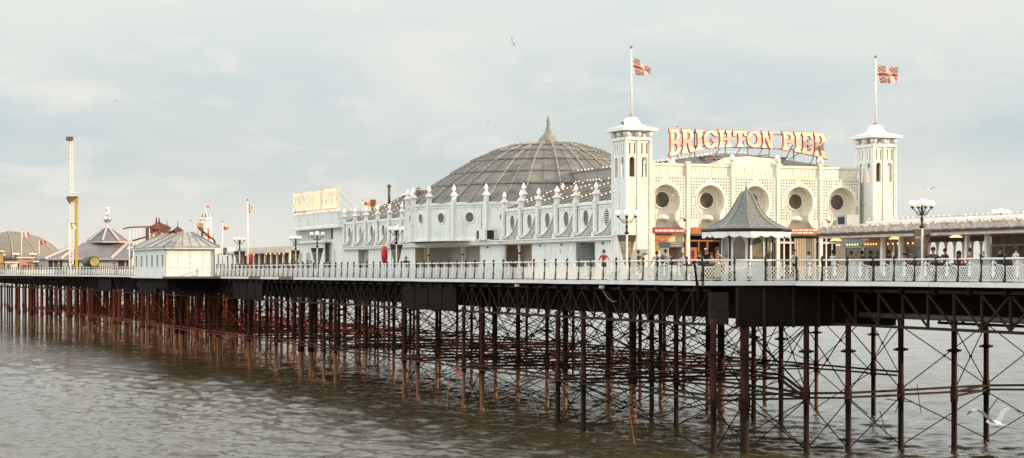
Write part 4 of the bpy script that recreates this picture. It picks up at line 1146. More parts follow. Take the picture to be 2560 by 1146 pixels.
# arched screen open to the sky
m = MB(); y0, y1 = bw(2475), bw(2322); n = 7; w = (y1-y0)/n; holes = []
for i in range(n):
    c = y0+w*(i+.5); holes.append((arc(c, 10.95, w*.40, .42, 0, 180, 10)+[(c-w*.40, 9.75), (c+w*.40, 9.75)])[::-1])
m.prism([(y0, DECK), (y1, DECK), (y1, 11.58), (y0, 11.58)], holes, side, WA, WA+.04); m.build('arched_screen', mat('cream_screen', (.72, .62, .46), .5, .1, 2), st)
m = MB(); m.box(WA-.04, WA-.0, y0, y1, 11.3, 11.58); m.build('name_board', mat('brown_board', (.16, .08, .05), .6, .4, 2), st)
m = MB(); y0, y1 = bw(2640), bw(2480)
m.box(WA-.6, WA+.1, y0, y1, DECK, 9.95); m.box(WA-.05, WA+.1, y0, y1, 11.1, 11.58); m.build('counter_wall', mat('brown_counter', (.20, .13, .09), .6, .4, 2), st)
m = MB()
for k in range(6): m.box(WA-.05, WA+.03, y0+(y1-y0)*k/5-.04, y0+(y1-y0)*k/5+.04, 9.95, 11.1)
m.box(WA-.06, WA+.02, y0, y1, 11.02, 11.1); m.m = 1; m.box(WA+1.2, WA+1.3, y0, B(2479, WA+1.2), 9.9, 11.58); m.build('window_frame', [mat('green_grey_frame', (.42, .45, .38), .5), mat('menu_wall', (.22, .20, .10), .5, .7, 3, col2=(.05, .05, .035))], st)
for px in (2207, 2252, 2418, 2468):
    m = MB(); b = B(px, 57.9); m.box(57.8, 58.0, b-.1, b+.1, DECK, 11.58); m.build('post', TRIM, st)
for px, a in ((2090, 57.6), (2238, 57.8), (2390, 57.8)):
    m = MB(); b = B(px, a); m.lathe(a, b, [(.36, 11.46), (.32, 11.50), (.15, 11.57)], 14, sy=.8); m.build('lamp', WARM, st)
bu = MB(); bulbs(bu, (59.9, bw(2205), 11.22), (59.9, bw(2100), 11.22), 16, .06); bulbs(bu, (59.9, bw(2300), 11.22), (59.9, bw(2225), 11.22), 6, .06); bu.build('bulb_string', WARM, st, recalc=False)
m = MB(); b = B(2120, 58.5); m.box(58.0, 58.8, b-.7, b+.5, 12.25, 12.95); m.m = 1; m.box(57.98, 58.0, b-.45, b+.25, 12.42, 12.83)
t = thing('roof_unit', 'pale ventilation box with dark square grille on the stall roof', 'ventilation box', 58.7, b, 12.25); m.build('casing', [GREYP, DARK], t)

# ================= PAVILION WITH SLIT WINDOWS =================
pv = thing('pavilion', 'white pavilion with grey hipped roofs and six slit windows, standing over the pier edge', 'building', 44, 215, DECK)
pa0, pa1, pb0, pb1 = 41.3, 46.6, 207.0, 225.5
m = MB(); m.box(pa0, pa1, pb0, pb0+.2, DECK, 12.15); m.box(pa1-.2, pa1, pb0+.2, pb1, DECK, 12.15); m.build('wall', TRIM, pv)
m = MB()
for k in (1, 2, 3): m.box(pa0+k*1.33-.015, pa0+k*1.33+.015, pb0-.012, pb0, DECK+.1, 12.1)
m.box(pa0+.1, pa1-.1, pb0-.012, pb0, DECK+.95, DECK+.98); m.box(pa0-.06, pa0+.06, pb0-.06, pb0, DECK, 12.15); m.box(pa1-.06, pa1+.06, pb0-.06, pb0, DECK, 12.15); m.build('panel_joints', GREYP, pv)
m = MB(); sl = []
for i in range(6):
    c = B(340+13*i, pa0)-.2; sl.append([(c-.42, 10.2), (c-.42, 11.5), (c+.42, 11.5), (c+.42, 10.2)])
m.prism([(pb0+.2, DECK), (pb1, DECK), (pb1, 12.15), (pb0+.2, 12.15)], sl, side, pa0, pa0+.2); m.build('wall', WHITE, pv)
for i in range(6):
    c = B(340+13*i, pa0)-.2; m = MB(); m.box(pa0+.12, pa0+.15, c-.42, c+.42, 10.2, 11.5); m.build('window', DARK, pv)
m = MB(); m.box(pa0-.4, pa1+.5, pb0-.5, pb1, 12.15, 12.35); m.m = 1; m.box(pa0-.43, pa1+.53, pb0-.53, pb1+.03, 12.28, 12.42); m.build('eaves', [TRIM, LEADRIB], pv)
def hip(m, x0, x1, y0, y1, z0, z1, ix, iy):
    m._add([(x0,y0,z0),(x1,y0,z0),(x1,y1,z0),(x0,y1,z0),(x0+ix,y0+iy,z1),(x1-ix,y0+iy,z1),(x1-ix,y1-iy,z1),(x0+ix,y1-iy,z1)], [(0,1,5,4),(1,2,6,5),(2,3,7,6),(3,0,4,7),(4,5,6,7)])
HIPS = [(pa0-.3, pa1+.5, pb0-.4, pb0+5.0, 12.42, 14.0, 2.6, 2.3), (pa0-.3, pa1+.4, pb0+5.3, pb0+11.6, 12.42, 13.95, 2.8, 3.0), (pa0-.2, pa1+.4, pb0+11.7, pb1-.1, 12.42, 14.1, 2.8, 3.0)]
ROOFG = mat('zinc_roof', (.46, .45, .43), .45, .4, 1.2)
m = MB(); [hip(m, *h_) for h_ in HIPS]
r = m.build('roof', ROOFG, pv)
m = MB()
for (x0, x1, y0, y1, z0_h, z1, ix, iy) in HIPS:
    for (X, Y, IX, IY) in ((x0, y0, x0+ix, y0+iy), (x1, y0, x1-ix, y0+iy), (x0, y1, x0+ix, y1-iy)): m.bar((X, Y, 12.46), (IX, IY, z1+.04), .16, .12)
    for k in range(1, 6): xx = x0+(x1-x0)*k/6; tt = min(1, min(xx-x0, x1-xx)/ix); m.bar((xx, y0, 12.46), (max(x0+ix, min(x1-ix, xx)), y0+iy, z1+.03), .06, .06)
m.build('roof_ribs', LEADRIB, r)
m = MB(); m.lathe(pa0+2, pb1-3, [(.5, 14.2), (.35, 14.5), (.6, 14.6), (.15, 15.2), (.05, 16.0)], 6); m.build('finial', BROWN, pv)
m = MB(); m.box(pa0+.2, pa0+.5, 207.2, 225, 7.9, DECK-.3); m.box(pa0+.2, pa1, 207.1, 207.3, 7.6, DECK-.25); m.build('under_frame', DIRON, pv)

# ================= LAMPS =================
def make_lamp(name, label):
    t = root('lamp_post', label, 'street lamp', 0, 0, 0, 'ornate globe lamp posts along the pier')
    m = MB(); m.smooth = True
    m.lathe(0, 0, [(.16, 0), (.16, .3), (.1, .4), (.07, .5), (.065, 2.7)], 10); m.m = 1
    m.lathe(0, 0, [(.06, 2.7), (.16, 2.78), (.08, 2.88), (.055, 3.0), (.09, 3.15), (.05, 3.3), (.045, 3.6), (.08, 3.68), (.03, 3.9)], 10)
    m.build('pole', [TRIM, BLACK], t)
    for k in range(4):
        an = PI/4+k*PI/2+.35; c, s = math.cos(an), math.sin(an); R = .5
        m = MB(); m.smooth = True
        pts = [(R*u*c, R*u*s, 3.52+.16*math.sin(u*PI*1.6+PI)) for u in (0, .15, .3, .45, .6, .75, .88, 1.0)]+[(R*c, R*s, 3.74)]
        m.path(pts, .025); m.lathe(R*c, R*s, [(.04, 3.70), (.1, 3.76), (.09, 3.80)], 8)
        for u in (.35,): m.path([(R*u*c+.06*math.cos(q)*c, R*u*s+.06*math.cos(q)*s, 3.52+.06*math.sin(q)) for q in np.linspace(0, 6.28, 9)], .014, 5)
        br = m.build('bracket', BLACK, t)
        m = MB(); m.ball((R*c, R*s, 3.94), .175, 14, 10); m.build('globe', GLOBE, br)
    m = MB(); m.ball((0, 0, 4.02), .175, 14, 10); m.build('globe', GLOBE, t)
    for s, mt in ((-1, mat('banner_grey', (.34, .33, .29), .7, .6, 1.6, col2=(.07, .05, .035))), (1, mat('banner_brown', (.46, .28, .15), .7, .75, 1.9, col2=(.035, .02, .015)))):
        m = MB(); m.prism([(s*.08, .85), (s*.12, .85), (s*.60, 2.62), (s*.08, 2.62)], [], front, -.012, .012)
        m.m = 1; m.prism([(s*.08, 2.3), (s*.53, 2.3), (s*.61, 2.65), (s*.08, 2.65)], [], front, -.02, .02)
        b_ = m.build('banner', [mt, mat('banner_top', (.05, .03, .02), .7)], t)
        m = MB(); m.bar((s*.05, 0, 2.66), (s*.65, 0, 2.66), .03); m.build('banner_rod', BLACK, b_)
    return t
LA = RA+.75
lamp = make_lamp('lamp_post', 'globe lamp with two pointed banners in front of the nearer entrance tower')
lamp.location = W(LA, B(1567, LA), DECK)
lamps = [(2305, 54.3, 'globe lamp with orange brown banner in front of the food stalls'),
         (2502, 66.8, 'globe lamp rising behind the food stall roof, only its head showing'),
         (991, LA, 'globe lamp with dark pointed banners beside the red buoy shape, below the domed hall'),
         (793, LA, 'globe lamp with banners in front of the slatted screen of the rear block'),
         (739, 50.5, 'globe lamp at the far corner of the rear block, left of its slatted screen'),
         (599, LA, 'globe lamp with banners between the pavilion and the rear block'),
         (330, 52, 'globe lamp beside the slit windowed pavilion, in front of the low hall'),
         (82, LA+3, 'far globe lamp in front of the big grey tent, nearest its second flagpole'),
         (40, LA, 'far globe lamp in front of the big grey tent, left of both flagpoles'),
         (5, LA, 'farthest globe lamp beside the yellow ride sign')]
for i, (px, a, lb) in enumerate(lamps): dup(lamp, a, B(px, a), DECK, lb, rz=[.2, .6, .3, .1, .5, 0, .3, .2, .6, .1][i])

# ================= RED TEARDROP SHAPES =================
def reddrop(px, a, z0, h, label):
    t = thing('red_lifebuoy_case', label, 'buoy case', a, B(px, a), z0, 'red buoy cases on the railing')
    m = MB(); m.smooth = True; r = h*.19; b = B(px, a)
    m.lathe(a, b, [(r*.5, z0), (r*.85, z0+h*.2), (r, z0+h*.45), (r*.95, z0+h*.75), (r*.75, z0+h*.97), (r*.1, z0+h)], 14); m.build('case', REDP, t)
    m = MB(); m.cyl((a, b, DECK), (a, b, z0), .03); m.build('stand', BLACK, t)
reddrop(961, RA+.5, DECK+1.2, 1.38, 'large upright red case on the railing left of the dark bannered lamp')
reddrop(627, RA+1.5, DECK+1.05, 1.3, 'smaller red case by the stalls beyond the bannered lamp')

# ================= LEFT: FAR END OF THE PIER =================
# stalls between pavilion and rear block
sr = thing('far_stall_row', 'low row of warm lit stalls with pale roofs behind the railing', 'stalls', 56, 240, DECK)
sa = 54; y0, y1 = B(722, sa), B(560, sa)
m = MB(); m.box(sa-.4, sa+5, y0, y1, 11.75, 12.1); m.box(sa+.6, sa+3, y0, y1-4, 12.1, 12.5); m.build('roof', mat('pale_stall_roof', (.62, .56, .50), .5, .3, 1.5), sr)
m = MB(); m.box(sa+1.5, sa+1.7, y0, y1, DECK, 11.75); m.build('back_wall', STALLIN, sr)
for k in range(12): m = MB(); b = y0+(y1-y0)*k/11.5; m.box(sa+.1, sa+.25, b, b+.5, DECK, 11.75); m.build('post', CREAM, sr)
for k in range(9):
    m = MB(); b = y0+(y1-y0)*k/9+.5; m.box(sa+1.0, sa+1.4, b, b+2.2, DECK, DECK+1.0)
    m.build('counter', mat('warm_counter', (.5, .32, .2), .6, .5, 2), sr)
bu = MB(); bulbs(bu, (sa-.3, y0, 11.6), (sa-.3, y1, 11.6), 16, .09); bu.build('bulb_string', WARM, sr, recalc=False)
# striped hoarding near the helter skelter
hd = thing('striped_hoarding', 'cream hoarding with dark and orange squares at the pavilion\'s end', 'hoarding', 50, 236, DECK)
m = MB(); hb = 232
mats_ = [CREAM, mat('slate_square', (.08, .11, .12), .5), ORANGE]
for p0, p1, k in ((537, 554, 0), (554, 568, 1), (568, 586, 0)):
    m.m = k; m.box(A(p0, hb), A(p1, hb), hb, hb+.2, Z(638, 50, hb), Z(619, 50, hb))
m.m = 1; m.box(A(545, hb), A(547, hb), hb, hb+.1, DECK, Z(638, 50, hb)); m.box(A(580, hb), A(582, hb), hb, hb+.1, DECK, Z(638, 50, hb))
m.build('panels', mats_, hd)
# helter skelter
HB = 262; HA = A(514, HB); hs = thing('helter_skelter', 'red and white striped helter skelter slide tower with domed top', 'slide', HA, HB, DECK)
zz = lambda py: Z(py, HA, HB); s_ = (HA*SIN+HB*COS)/F
m = MB(); n = 24
pr = [(26*s_, DECK), (24.5*s_, zz(620)), (20*s_, zz(580)), (16.5*s_, zz(572))]
for i in range(n):
    m.m = 1 if i % 6 in (0,) else (2 if i % 6 == 3 else 0)
    t0, t1 = 2*PI*i/n, 2*PI*(i+1)/n
    for (r0, z0), (r1, z1) in zip(pr[:-1], pr[1:]):
        m._add([(HA+r0*math.cos(t0), HB+r0*math.sin(t0), z0), (HA+r0*math.cos(t1), HB+r0*math.sin(t1), z0), (HA+r1*math.cos(t1), HB+r1*math.sin(t1), z1), (HA+r1*math.cos(t0), HB+r1*math.sin(t0), z1)], [(0,1,2,3)])
SR = mat('stripe_red', (.50, .04, .035), .5); SBL = mat('stripe_dark', (.07, .06, .09), .5)
m.build('tower', [CREAM, SR, SBL], hs, recalc=False)
m = MB(); m.lathe(HA, HB, [(16.5*s_, zz(571)), (16.5*s_, zz(568))], 16)
for k in range(8): t = 2*PI*k/8; m.cyl((HA+13*s_*math.cos(t), HB+13*s_*math.sin(t), zz(572)), (HA+13*s_*math.cos(t), HB+13*s_*math.sin(t), zz(546)), 1.6*s_)
m.lathe(HA, HB, [(15*s_, zz(548)), (14*s_, zz(545))], 16); m.box(HA-22*s_, HA-6*s_, HB-12*s_, HB, zz(569), zz(567)); m.box(HA-24*s_, HA-8*s_, HB-12*s_, HB+1, zz(548.5), zz(547))
m.build('landing', TRIM, hs)
m = MB(); m.box(HA-22*s_, HA-8*s_, HB-12.5*s_, HB-11*s_, zz(569), zz(558)); m.build('entrance_box', mat('ochre_box', (.45, .33, .15), .5, .3, 4), hs)
m = MB()
for i in range(16):
    m.m = (0, 1, 0, 2)[i % 4]; t0, t1 = 2*PI*i/16, 2*PI*(i+1)/16; q = [(12.5*s_, zz(546)), (11.5*s_, zz(540)), (8*s_, zz(535)), (3.5*s_, zz(532.5)), (.01, zz(532))]
    for (r0, z0), (r1, z1) in zip(q[:-1], q[1:]): m._add([(HA+r0*math.cos(t0), HB+r0*math.sin(t0), z0), (HA+r0*math.cos(t1), HB+r0*math.sin(t1), z0), (HA+r1*math.cos(t1), HB+r1*math.sin(t1), z1), (HA+r1*math.cos(t0), HB+r1*math.sin(t0), z1)], [(0,1,2,3)])
m.build('cap', [CREAM, SBL, SR], hs, recalc=False)
m = MB(); last = None                                     # spiral chute
for i in range(0, 60):
    t = -PI*.95+i*PI*2.3/60; r = (20+8*i/60)*s_; z = zz(566)+(DECK+.6-zz(566))*(i/60)
    p = (HA+r*math.cos(t), HB+r*math.sin(t), z)
    if last: m.bar(last, p, 5*s_, 4*s_)
    last = p
m.build('chute', BROWN, hs)
m = MB(); m.cyl((HA, HB, zz(532)), (HA, HB, zz(514)), .05); m.m = 1; m.box(HA, HA+.5, HB-.02, HB+.02, zz(519), zz(514.5)); m.build('pennant', [TRIM, UJ_R], hs)

# brown ghost house and coaster track
GB = 285; GA = lambda px: A(px, GB); gz = lambda py: Z(py, GA(430), GB)
gh = thing('ghost_house', 'dark red timber house with pointed spired roofs behind the pavilion', 'fairground building', GA(430), GB, DECK)
m = MB(); m.box(GA(380), GA(426), GB, GB+5, DECK, gz(569)); m.box(GA(426), GA(460), GB+1, GB+5, DECK, gz(585)); m.box(GA(436), GA(456), GB-.5, GB+4, DECK, gz(577)); m.box(GA(456), GA(486), GB+1, GB+4, DECK, gz(582)); m.build('wall', BROWN, gh)
def spire(m, x0, x1, y0, ztop, zb, spz, gb=GB):
    c = (GA(x0)+GA(x1))/2; w = (GA(x1)-GA(x0))/2; 
    m.lathe(c, gb+w, [(w*1.45, zb), (w*1.1, zb+(ztop-zb)*.35), (w*.4, zb+(ztop-zb)*.78), (w*.12, ztop), (.03, spz)], 4, PI/4)
m = MB(); spire(m, 376, 430, 0, gz(556), gz(571), gz(543)); spire(m, 434, 460, 0, gz(566), gz(579), gz(552)); spire(m, 400, 415, 0, gz(572), gz(584), gz(556), GB-3); spire(m, 428, 440, 0, gz(563), gz(572), gz(549), GB+4)
m.build('roof', mat('dark_brown_roof', (.12, .04, .025), .7, .3, 2), gh)
for w_ in ((440, 452, GB-.54, GB-.5, 590, 580), (388, 394, GB-.04, GB, 600, 578), (416, 424, GB-.04, GB, 582, 575)):
    m = MB(); m.box(GA(w_[0]), GA(w_[1]), w_[2], w_[3], gz(w_[4]), gz(w_[5])); m.build('window', mat('ochre_window', (.40, .22, .08), .5), gh)
ct = thing('coaster_track', 'thin brown coaster track on pale posts between the low hall and the ghost house', 'ride', GA(345), GB, DECK)
m = MB(); pts = [(302, 575), (315, 571), (335, 569.5), (380, 568.5)]
for p, q in zip(pts[:-1], pts[1:]): m.bar((GA(p[0]), GB-2, gz(p[1])), (GA(q[0]), GB-2, gz(q[1])), .3, .2)
pts = [(322, 604), (345, 597), (380, 588)]
for p, q in zip(pts[:-1], pts[1:]): m.bar((GA(p[0]), GB-3, gz(p[1])), (GA(q[0]), GB-3, gz(q[1])), .3, .25)
m.build('rail', BROWN, ct)
for x in (317, 327, 335, 344, 367, 379): m = MB(); m.cyl((GA(x), GB-2, DECK), (GA(x), GB-2, gz(570)), .07); m.build('post', TRIM, ct)

# low hall with tiered cone roof and mirror ball
LB = 345; lz = lambda py: Z(py, A(285, LB), LB); la = lambda px: A(px, LB)
lh = thing('low_hall', 'low hall with wide grey hipped roof rising to a cone with a mirror ball', 'building', la(285), LB, DECK)
m = MB(); x0, x1 = la(112), la(402); c = la(284)
m.box(x0+.6, x1-.6, LB, LB+12, DECK, lz(647)); m.build('wall', GREYP, lh)
m = MB()
m._add([(x0-.2, LB-1, lz(648)), (x1+.2, LB-1, lz(648)), (x1+.2, LB+13, lz(648)), (x0-.2, LB+13, lz(648)), (la(212), LB+4.5, lz(607)), (la(342), LB+4.5, lz(607)), (la(342), LB+9, lz(607)), (la(212), LB+9, lz(607))],
       [(0,1,5,4),(1,2,6,5),(2,3,7,6),(3,0,4,7),(4,5,6,7)])
m.lathe(c, LB+6.5, [((la(338)-la(232))/2*1.0, lz(606)), ((la(338)-la(232))/2*.98, lz(602)), (.6, lz(570)), (.5, lz(568))], 8, PI/8)
r = m.build('roof', mat('mauve_grey_roof', (.22, .205, .215), .5, .3, .6), lh)
m = MB()
for q, w in ((0, .4),): 
    m.bar((x0-.2, LB-1, lz(647)), (la(212), LB+4.5, lz(606)), .45, .25); m.bar((la(275), LB-1, lz(646)), (la(328), LB+4.5, lz(607)), .45, .25); m.bar((la(150), LB-1, lz(647)), (la(212)+.0, LB+4.5, lz(606)), .4, .25)
R_ = (la(338)-la(232))/2
for k in range(8): t = PI/8+k*PI/4; m.bar((c+R_*math.cos(t), LB+6.5+R_*math.sin(t), lz(602)+.1), (c+.6*math.cos(t), LB+6.5+.6*math.sin(t), lz(570)+.1), .3, .2)
m.box(x0, x1, LB-1.15, LB-1, lz(649.5), lz(647.5)); m.lathe(c, LB+6.5, [(R_*1.05, lz(607)), (R_*1.08, lz(604)), (R_, lz(603))], 8, PI/8)
m.build('roof_ribs', mat('pinkish_rib', (.62, .52, .46), .5, .2, 2), r)
m = MB()
for x, w in ((122, 10), (136, 8), (150, 6), (170, 5), (182, 5), (192, 6), (296, 8), (305, 6), (316, 7)): m = MB(); m.box(la(x), la(x+w), LB-.05, LB, DECK+.6, lz(653)); m.build('window', DARK, lh)
m = MB(); m.ball((c, LB+6.5, lz(546)), 10*(c*SIN+LB*COS)/F, 16, 12); m.m = 1; m.cyl((c, LB+6.5, lz(569)), (c, LB+6.5, lz(556)), .12); m.ball((c, LB+6.5, lz(521)), .42, 10, 8); m.cyl((c, LB+6.5, lz(537)), (c, LB+6.5, lz(524)), .06)
m.lathe(c, LB+6.5, [(.5, lz(532)), (.1, lz(524))], 8)
m.build('mirror_ball', [mat('mirror_ball', (.75, .72, .66), .15, .3, 3, metal=.9), TRIM], lh)
# barrel
BB_ = 302; ba = A(236, BB_)
brl = thing('barrel_ride', 'dark green barrel lying on its side with glowing yellow end', 'fairground barrel', ba, BB_, DECK)  # the end is only yellow, its emission is zero
bz = Z(655, ba, BB_); br_ = 13.5*(ba*SIN+BB_*COS)/F
m = MB(); m.smooth = True; m.cyl((ba, BB_+7, bz), (ba, BB_, bz), br_, br_, 20); m.build('shell', mat('dark_barrel', (.05, .045, .03), .5, .3, 2), brl)
m = MB(); m.cyl((ba, BB_-.02, bz), (ba, BB_-.05, bz), br_*.82, br_*.82, 20); m.build('end', mat('gold_end', (.62, .45, .12), .35, .5, 1.2, col2=(.16, .17, .04), emit=.0), brl)
m = MB(); m.box(ba-.8, ba+.8, BB_-.0, BB_+7, DECK, bz-br_*.8); m.build('cradle', BLACK, brl)
# ride mast
MB_ = 330; ma = A(178, MB_); mz = lambda py: Z(py, ma, MB_)
rm = thing('ride_mast', 'tall white lattice ride mast with yellow steel leg and crosshead', 'ride', ma, MB_, DECK)
sm = (ma*SIN+MB_*COS)/F
m = MB(); w0, w1 = 4.2*sm, 3.0*sm
for sx in (-1, 1):
    for sy in (-1, 1): m.bar((ma+sx*w0, MB_+sy*w0, DECK), (ma+sx*w1*.9, MB_+sy*w1, mz(352)), .16)
k = 44
for i in range(k):
    za, zb = DECK+(mz(352)-DECK)*i/k, DECK+(mz(352)-DECK)*(i+1)/k; w = w0+(w1-w0)*i/k
    s = 1 if i % 2 else -1
    m.bar((ma-s*w, MB_-w, za), (ma+s*w, MB_-w, zb), .12); m.bar((ma-w, MB_-s*w, za), (ma-w, MB_+s*w, zb), .1); m.bar((ma+w, MB_-s*w, za), (ma+w, MB_+s*w, zb), .1)
m.build('mast', mat('white_lattice', (.80, .76, .68), .5), rm)
m = MB(); x = ma+13*sm; m.box(x-3.0*sm, x+3.0*sm, MB_-.3, MB_+.4, DECK, mz(497)); m.box(ma-4*sm, x+4*sm, MB_-.4, MB_+.5, mz(505), mz(492)); m.build('leg', YELLOW, rm)
m = MB(); m.prism([(ma-13*sm, mz(492)), (ma-13*sm, mz(499)), (ma-5*sm, mz(511)), (ma-1*sm, mz(505)), (ma+14*sm, mz(495)), (ma+14*sm, mz(491))], [], front, MB_-.9, MB_-.5); m.build('crosshead', mat('dark_crosshead', (.16, .12, .05), .5, .5, 1), rm)
m = MB(); m.box(ma+1*sm, ma+20*sm, MB_-.5, MB_, mz(483.5), mz(482)); m.build('arm', TRIM, rm); m = MB(); m.box(ma-11*sm, ma+3*sm, MB_-1, MB_+1, mz(352), mz(343)); m.box(ma-9*sm, ma+9*sm, MB_-.6, MB_+.6, mz(372), mz(366)) if False else None
m.build('seat_gondola', mat('dark_seat', (.12, .08, .06), .5), rm)
# big grey tent dome
TBb = 452; ta = A(18, TBb); tz = lambda py: Z(py, ta, TBb); s_t = (ta*SIN+TBb*COS)/F
tn = thing('tent_dome', 'large brown grey domed tent roof at the far end of the pier', 'tent', ta, TBb, DECK)
pf = [(140*s_t, tz(648)), (132*s_t, tz(632)), (108*s_t, tz(611)), (75*s_t, tz(592)), (35*s_t, tz(582)), (3*s_t, tz(579))]
m = MB(); m.smooth = True; m.lathe(ta, TBb, pf, 28); r = m.build('canopy', mat('tent_cloth', (.25, .22, .18), .8, .2, .4), tn)
m = MB()
for k in range(14):
    t = 2*PI*k/14+.2; m.path([(ta+(rr+.05)*math.cos(t), TBb+(rr+.05)*math.sin(t), z+.03) for rr, z in pf], .10)
m.build('seams', mat('tent_seam', (.45, .38, .30), .7), r)
m = MB(); m.lathe(ta, TBb, [(132*s_t, DECK), (132*s_t, tz(648))], 28); m.build('wall', mat('tent_wall', (.35, .30, .25), .7, .5, .6), tn)
# small far stalls in front of the tent
fs = thing('far_stalls', 'cluster of small coloured stalls in front of the big tent', 'stalls', A(50, 374), 374, DECK)
for p0, p1, y, mt in ((-10, 8, 624, mat('mustard_board', (.48, .32, .10), .6, .4, 1)), (14, 44, 652, CREAM), (48, 84, 640, mat('peach_stall', (.62, .36, .22), .6, .4, .8)), (84, 118, 650, mat('grey_blue_stall', (.16, .22, .24), .6, .4, .8))):
    m = MB(); b = 374; m.box(A(p0, b), A(p1, b), b, b+3, DECK, Z(y+6, A(p0, b), b)); m.m = 1; m.box(A(p0, b)-.2, A(p1, b)+.2, b-.6, b+3, Z(y+6, A(p0, b), b), Z(y+3, A(p0, b), b)); m.build('stall', [mt, CREAM], fs)
mm = MB(); mm.m = 0
for p0, p1 in ((18, 26), (56, 66), (70, 78), (90, 100)): b = 373.9; mm = MB(); mm.box(A(p0, b), A(p1, b), b, b+.05, DECK+.6, DECK+1.8); mm.build('opening', STALLIN, fs)
# flags on the left
ST1 = lambda u, v: 0 if v < .5 else 1
flagpole('far white flagpole with pale yellow flag in front of the tent', A(54, 352), 352, DECK, Z(577, A(54, 352), 352), 1.2, .9, lambda u, v: 0 if u > .75 else 1, [UJ_R, mat('flag_cream', (.72, .55, .38), .7), UJ_B], taper=.1, droop=.1, dz=.3)
flagpole('far short flagpole with red flag in front of the tent', A(98, 352), 352, DECK, Z(599, A(98, 352), 352), 1.1, .75, lambda u, v: 0 if (u-.5)**2+(v-.5)**2 > .02 else 1, [UJ_R, UJ_W, UJ_B], taper=.2, droop=.2, dz=.2)
flagpole('white flagpole with red topped cream flag in front of the ride mast', A(173, 322), 322, DECK, Z(556, A(173, 322), 322), 1.1, .95, lambda u, v: 0 if v > .8 else 1, [UJ_R, mat('flag_pale', (.70, .62, .42), .7), UJ_B], taper=.05, droop=.03, dz=.15)
flagpole('low flagpole with white and red flag between the low hall and the ghost house', A(375, 270), 270, DECK, Z(583, A(375, 270), 270), 1.0, .7, lambda u, v: 2 if u < .2 else (1 if u < .6 else 0), [UJ_R, UJ_W, mat('flag_mauve', (.35, .18, .25), .7)], taper=.2, droop=.5, dz=.1)
flagpole('white flagpole with white over red flag right of the helter skelter', A(556, 225), 225, DECK, Z(557, A(556, 225), 225), .62, .75, ST1, [UJ_R, UJ_W, UJ_B], taper=.05, droop=.1, dz=.1)
flagpole('tall white flagpole with limp tan flag left of the rear block', A(619, 205), 205, DECK, Z(502, A(619, 205), 205), .42, 1.1, lambda u, v: 1 if u > .2 else 0, [mat('flag_tan_dark', (.40, .25, .14), .7), mat('flag_tan', (.62, .46, .28), .7), UJ_B], r=.09, taper=.4, droop=.5, dz=.25)
flagpole('short flagpole with orange flag behind the far wing roof', A(907, 215), 215, DECK, Z(503, A(907, 215), 215), 1.0, .4, lambda u, v: 0, [mat('flag_orange', (.70, .25, .12), .7), UJ_W, UJ_B], taper=.05, droop=.1, dz=.1)
# orange round sign above the far wing
ob = 214; oa = A(932, ob); t = thing('round_sign', 'round orange disc with dark bars above the far wing roof', 'sign', oa, ob, 15.5)
zc = Z(508, oa, ob); rr = 10*(oa*SIN+ob*COS)/F
m = MB(); m.prism(arc(oa, zc, rr, rr, 0, 360, 20)[:-1], [], front, ob, ob+.2); m.m = 1; m.cyl((oa, ob+.1, DECK), (oa, ob+.1, zc-rr), .12)
for s in (-.4, 0, .4): m.bar((oa+s*rr, ob-.03, zc-rr*.85), (oa+s*rr*1.2+.1, ob-.03, zc+rr*.85), .08)
m.build('disc', [mat('disc_orange', (.55, .26, .10), .5), BROWN], t)
# hidden-ish roof lump by the dome's foot
m = MB(); la_, lb_ = A(1050, 160), 160; m.box(la_-.45, la_+.45, lb_-.6, lb_+1, 15.3, Z(476, la_, lb_)); m.lathe(la_-.3, lb_-.5, [(.25, Z(474, la_, lb_)), (.02, Z(468, la_, lb_))], 4)
t = thing('roof_hut', 'small brown roof hut at the foot of the dome, fringed with bulbs', 'roof hut', la_, lb_, 15.3); m.build('wall', mat('hut_brown', (.22, .15, .11), .6, .4, 2), t)

# ================= small things near the rail =================
def bench(a, b, label, L=2.6):
    t = thing('bench', label, 'bench', a, b, DECK, 'dark benches behind the railing')
    m = MB(); m.box(a-.25, a+.25, b-L/2, b+L/2, DECK+.42, DECK+.48); m.build('seat', BLACK, t)
    m = MB(); m.box(a+.25, a+.3, b-L/2, b+L/2, DECK+.5, DECK+.95); m.build('backrest', BLACK, t)
    for s in (-1, 1): m = MB(); m.box(a-.22, a+.22, b+s*(L/2-.3)-.03, b+s*(L/2-.3)+.03, DECK, DECK+.42); m.build('leg', BLACK, t)
bench(LA+.5, B(1712, LA+.5), 'dark bench behind the railing left of the slate roofed kiosk', 3)
bench(LA+.5, B(1775, LA+.5), 'dark bench right beside the slate roofed kiosk', 2.2)
bench(54.6, B(2230, 54.6), 'dark bench behind the railing, under the leaning couple by the stalls')
bench(54.6, B(2375, 54.6), 'dark bench behind the railing right of the orange bannered lamp', 3.2)
bench(54.8, B(2515, 54.8), 'dark bench behind the railing at the green framed stall')
t = thing('drain_pipe', 'dark leaning pipe strapped over the deck edge left of the kiosk', 'pipe', RA-.15, 90.9, DECK-.9)
m = MB(); m.smooth = True; m.cyl((RA-.18, 91.2, DECK+1.1), (RA-.22, 90.75, DECK-.3), .07); m.cyl((RA-.22, 90.75, DECK-.3), (RA-.1, 90.8, DECK-1.6), .06); m.build('pipe', DIRON, t)
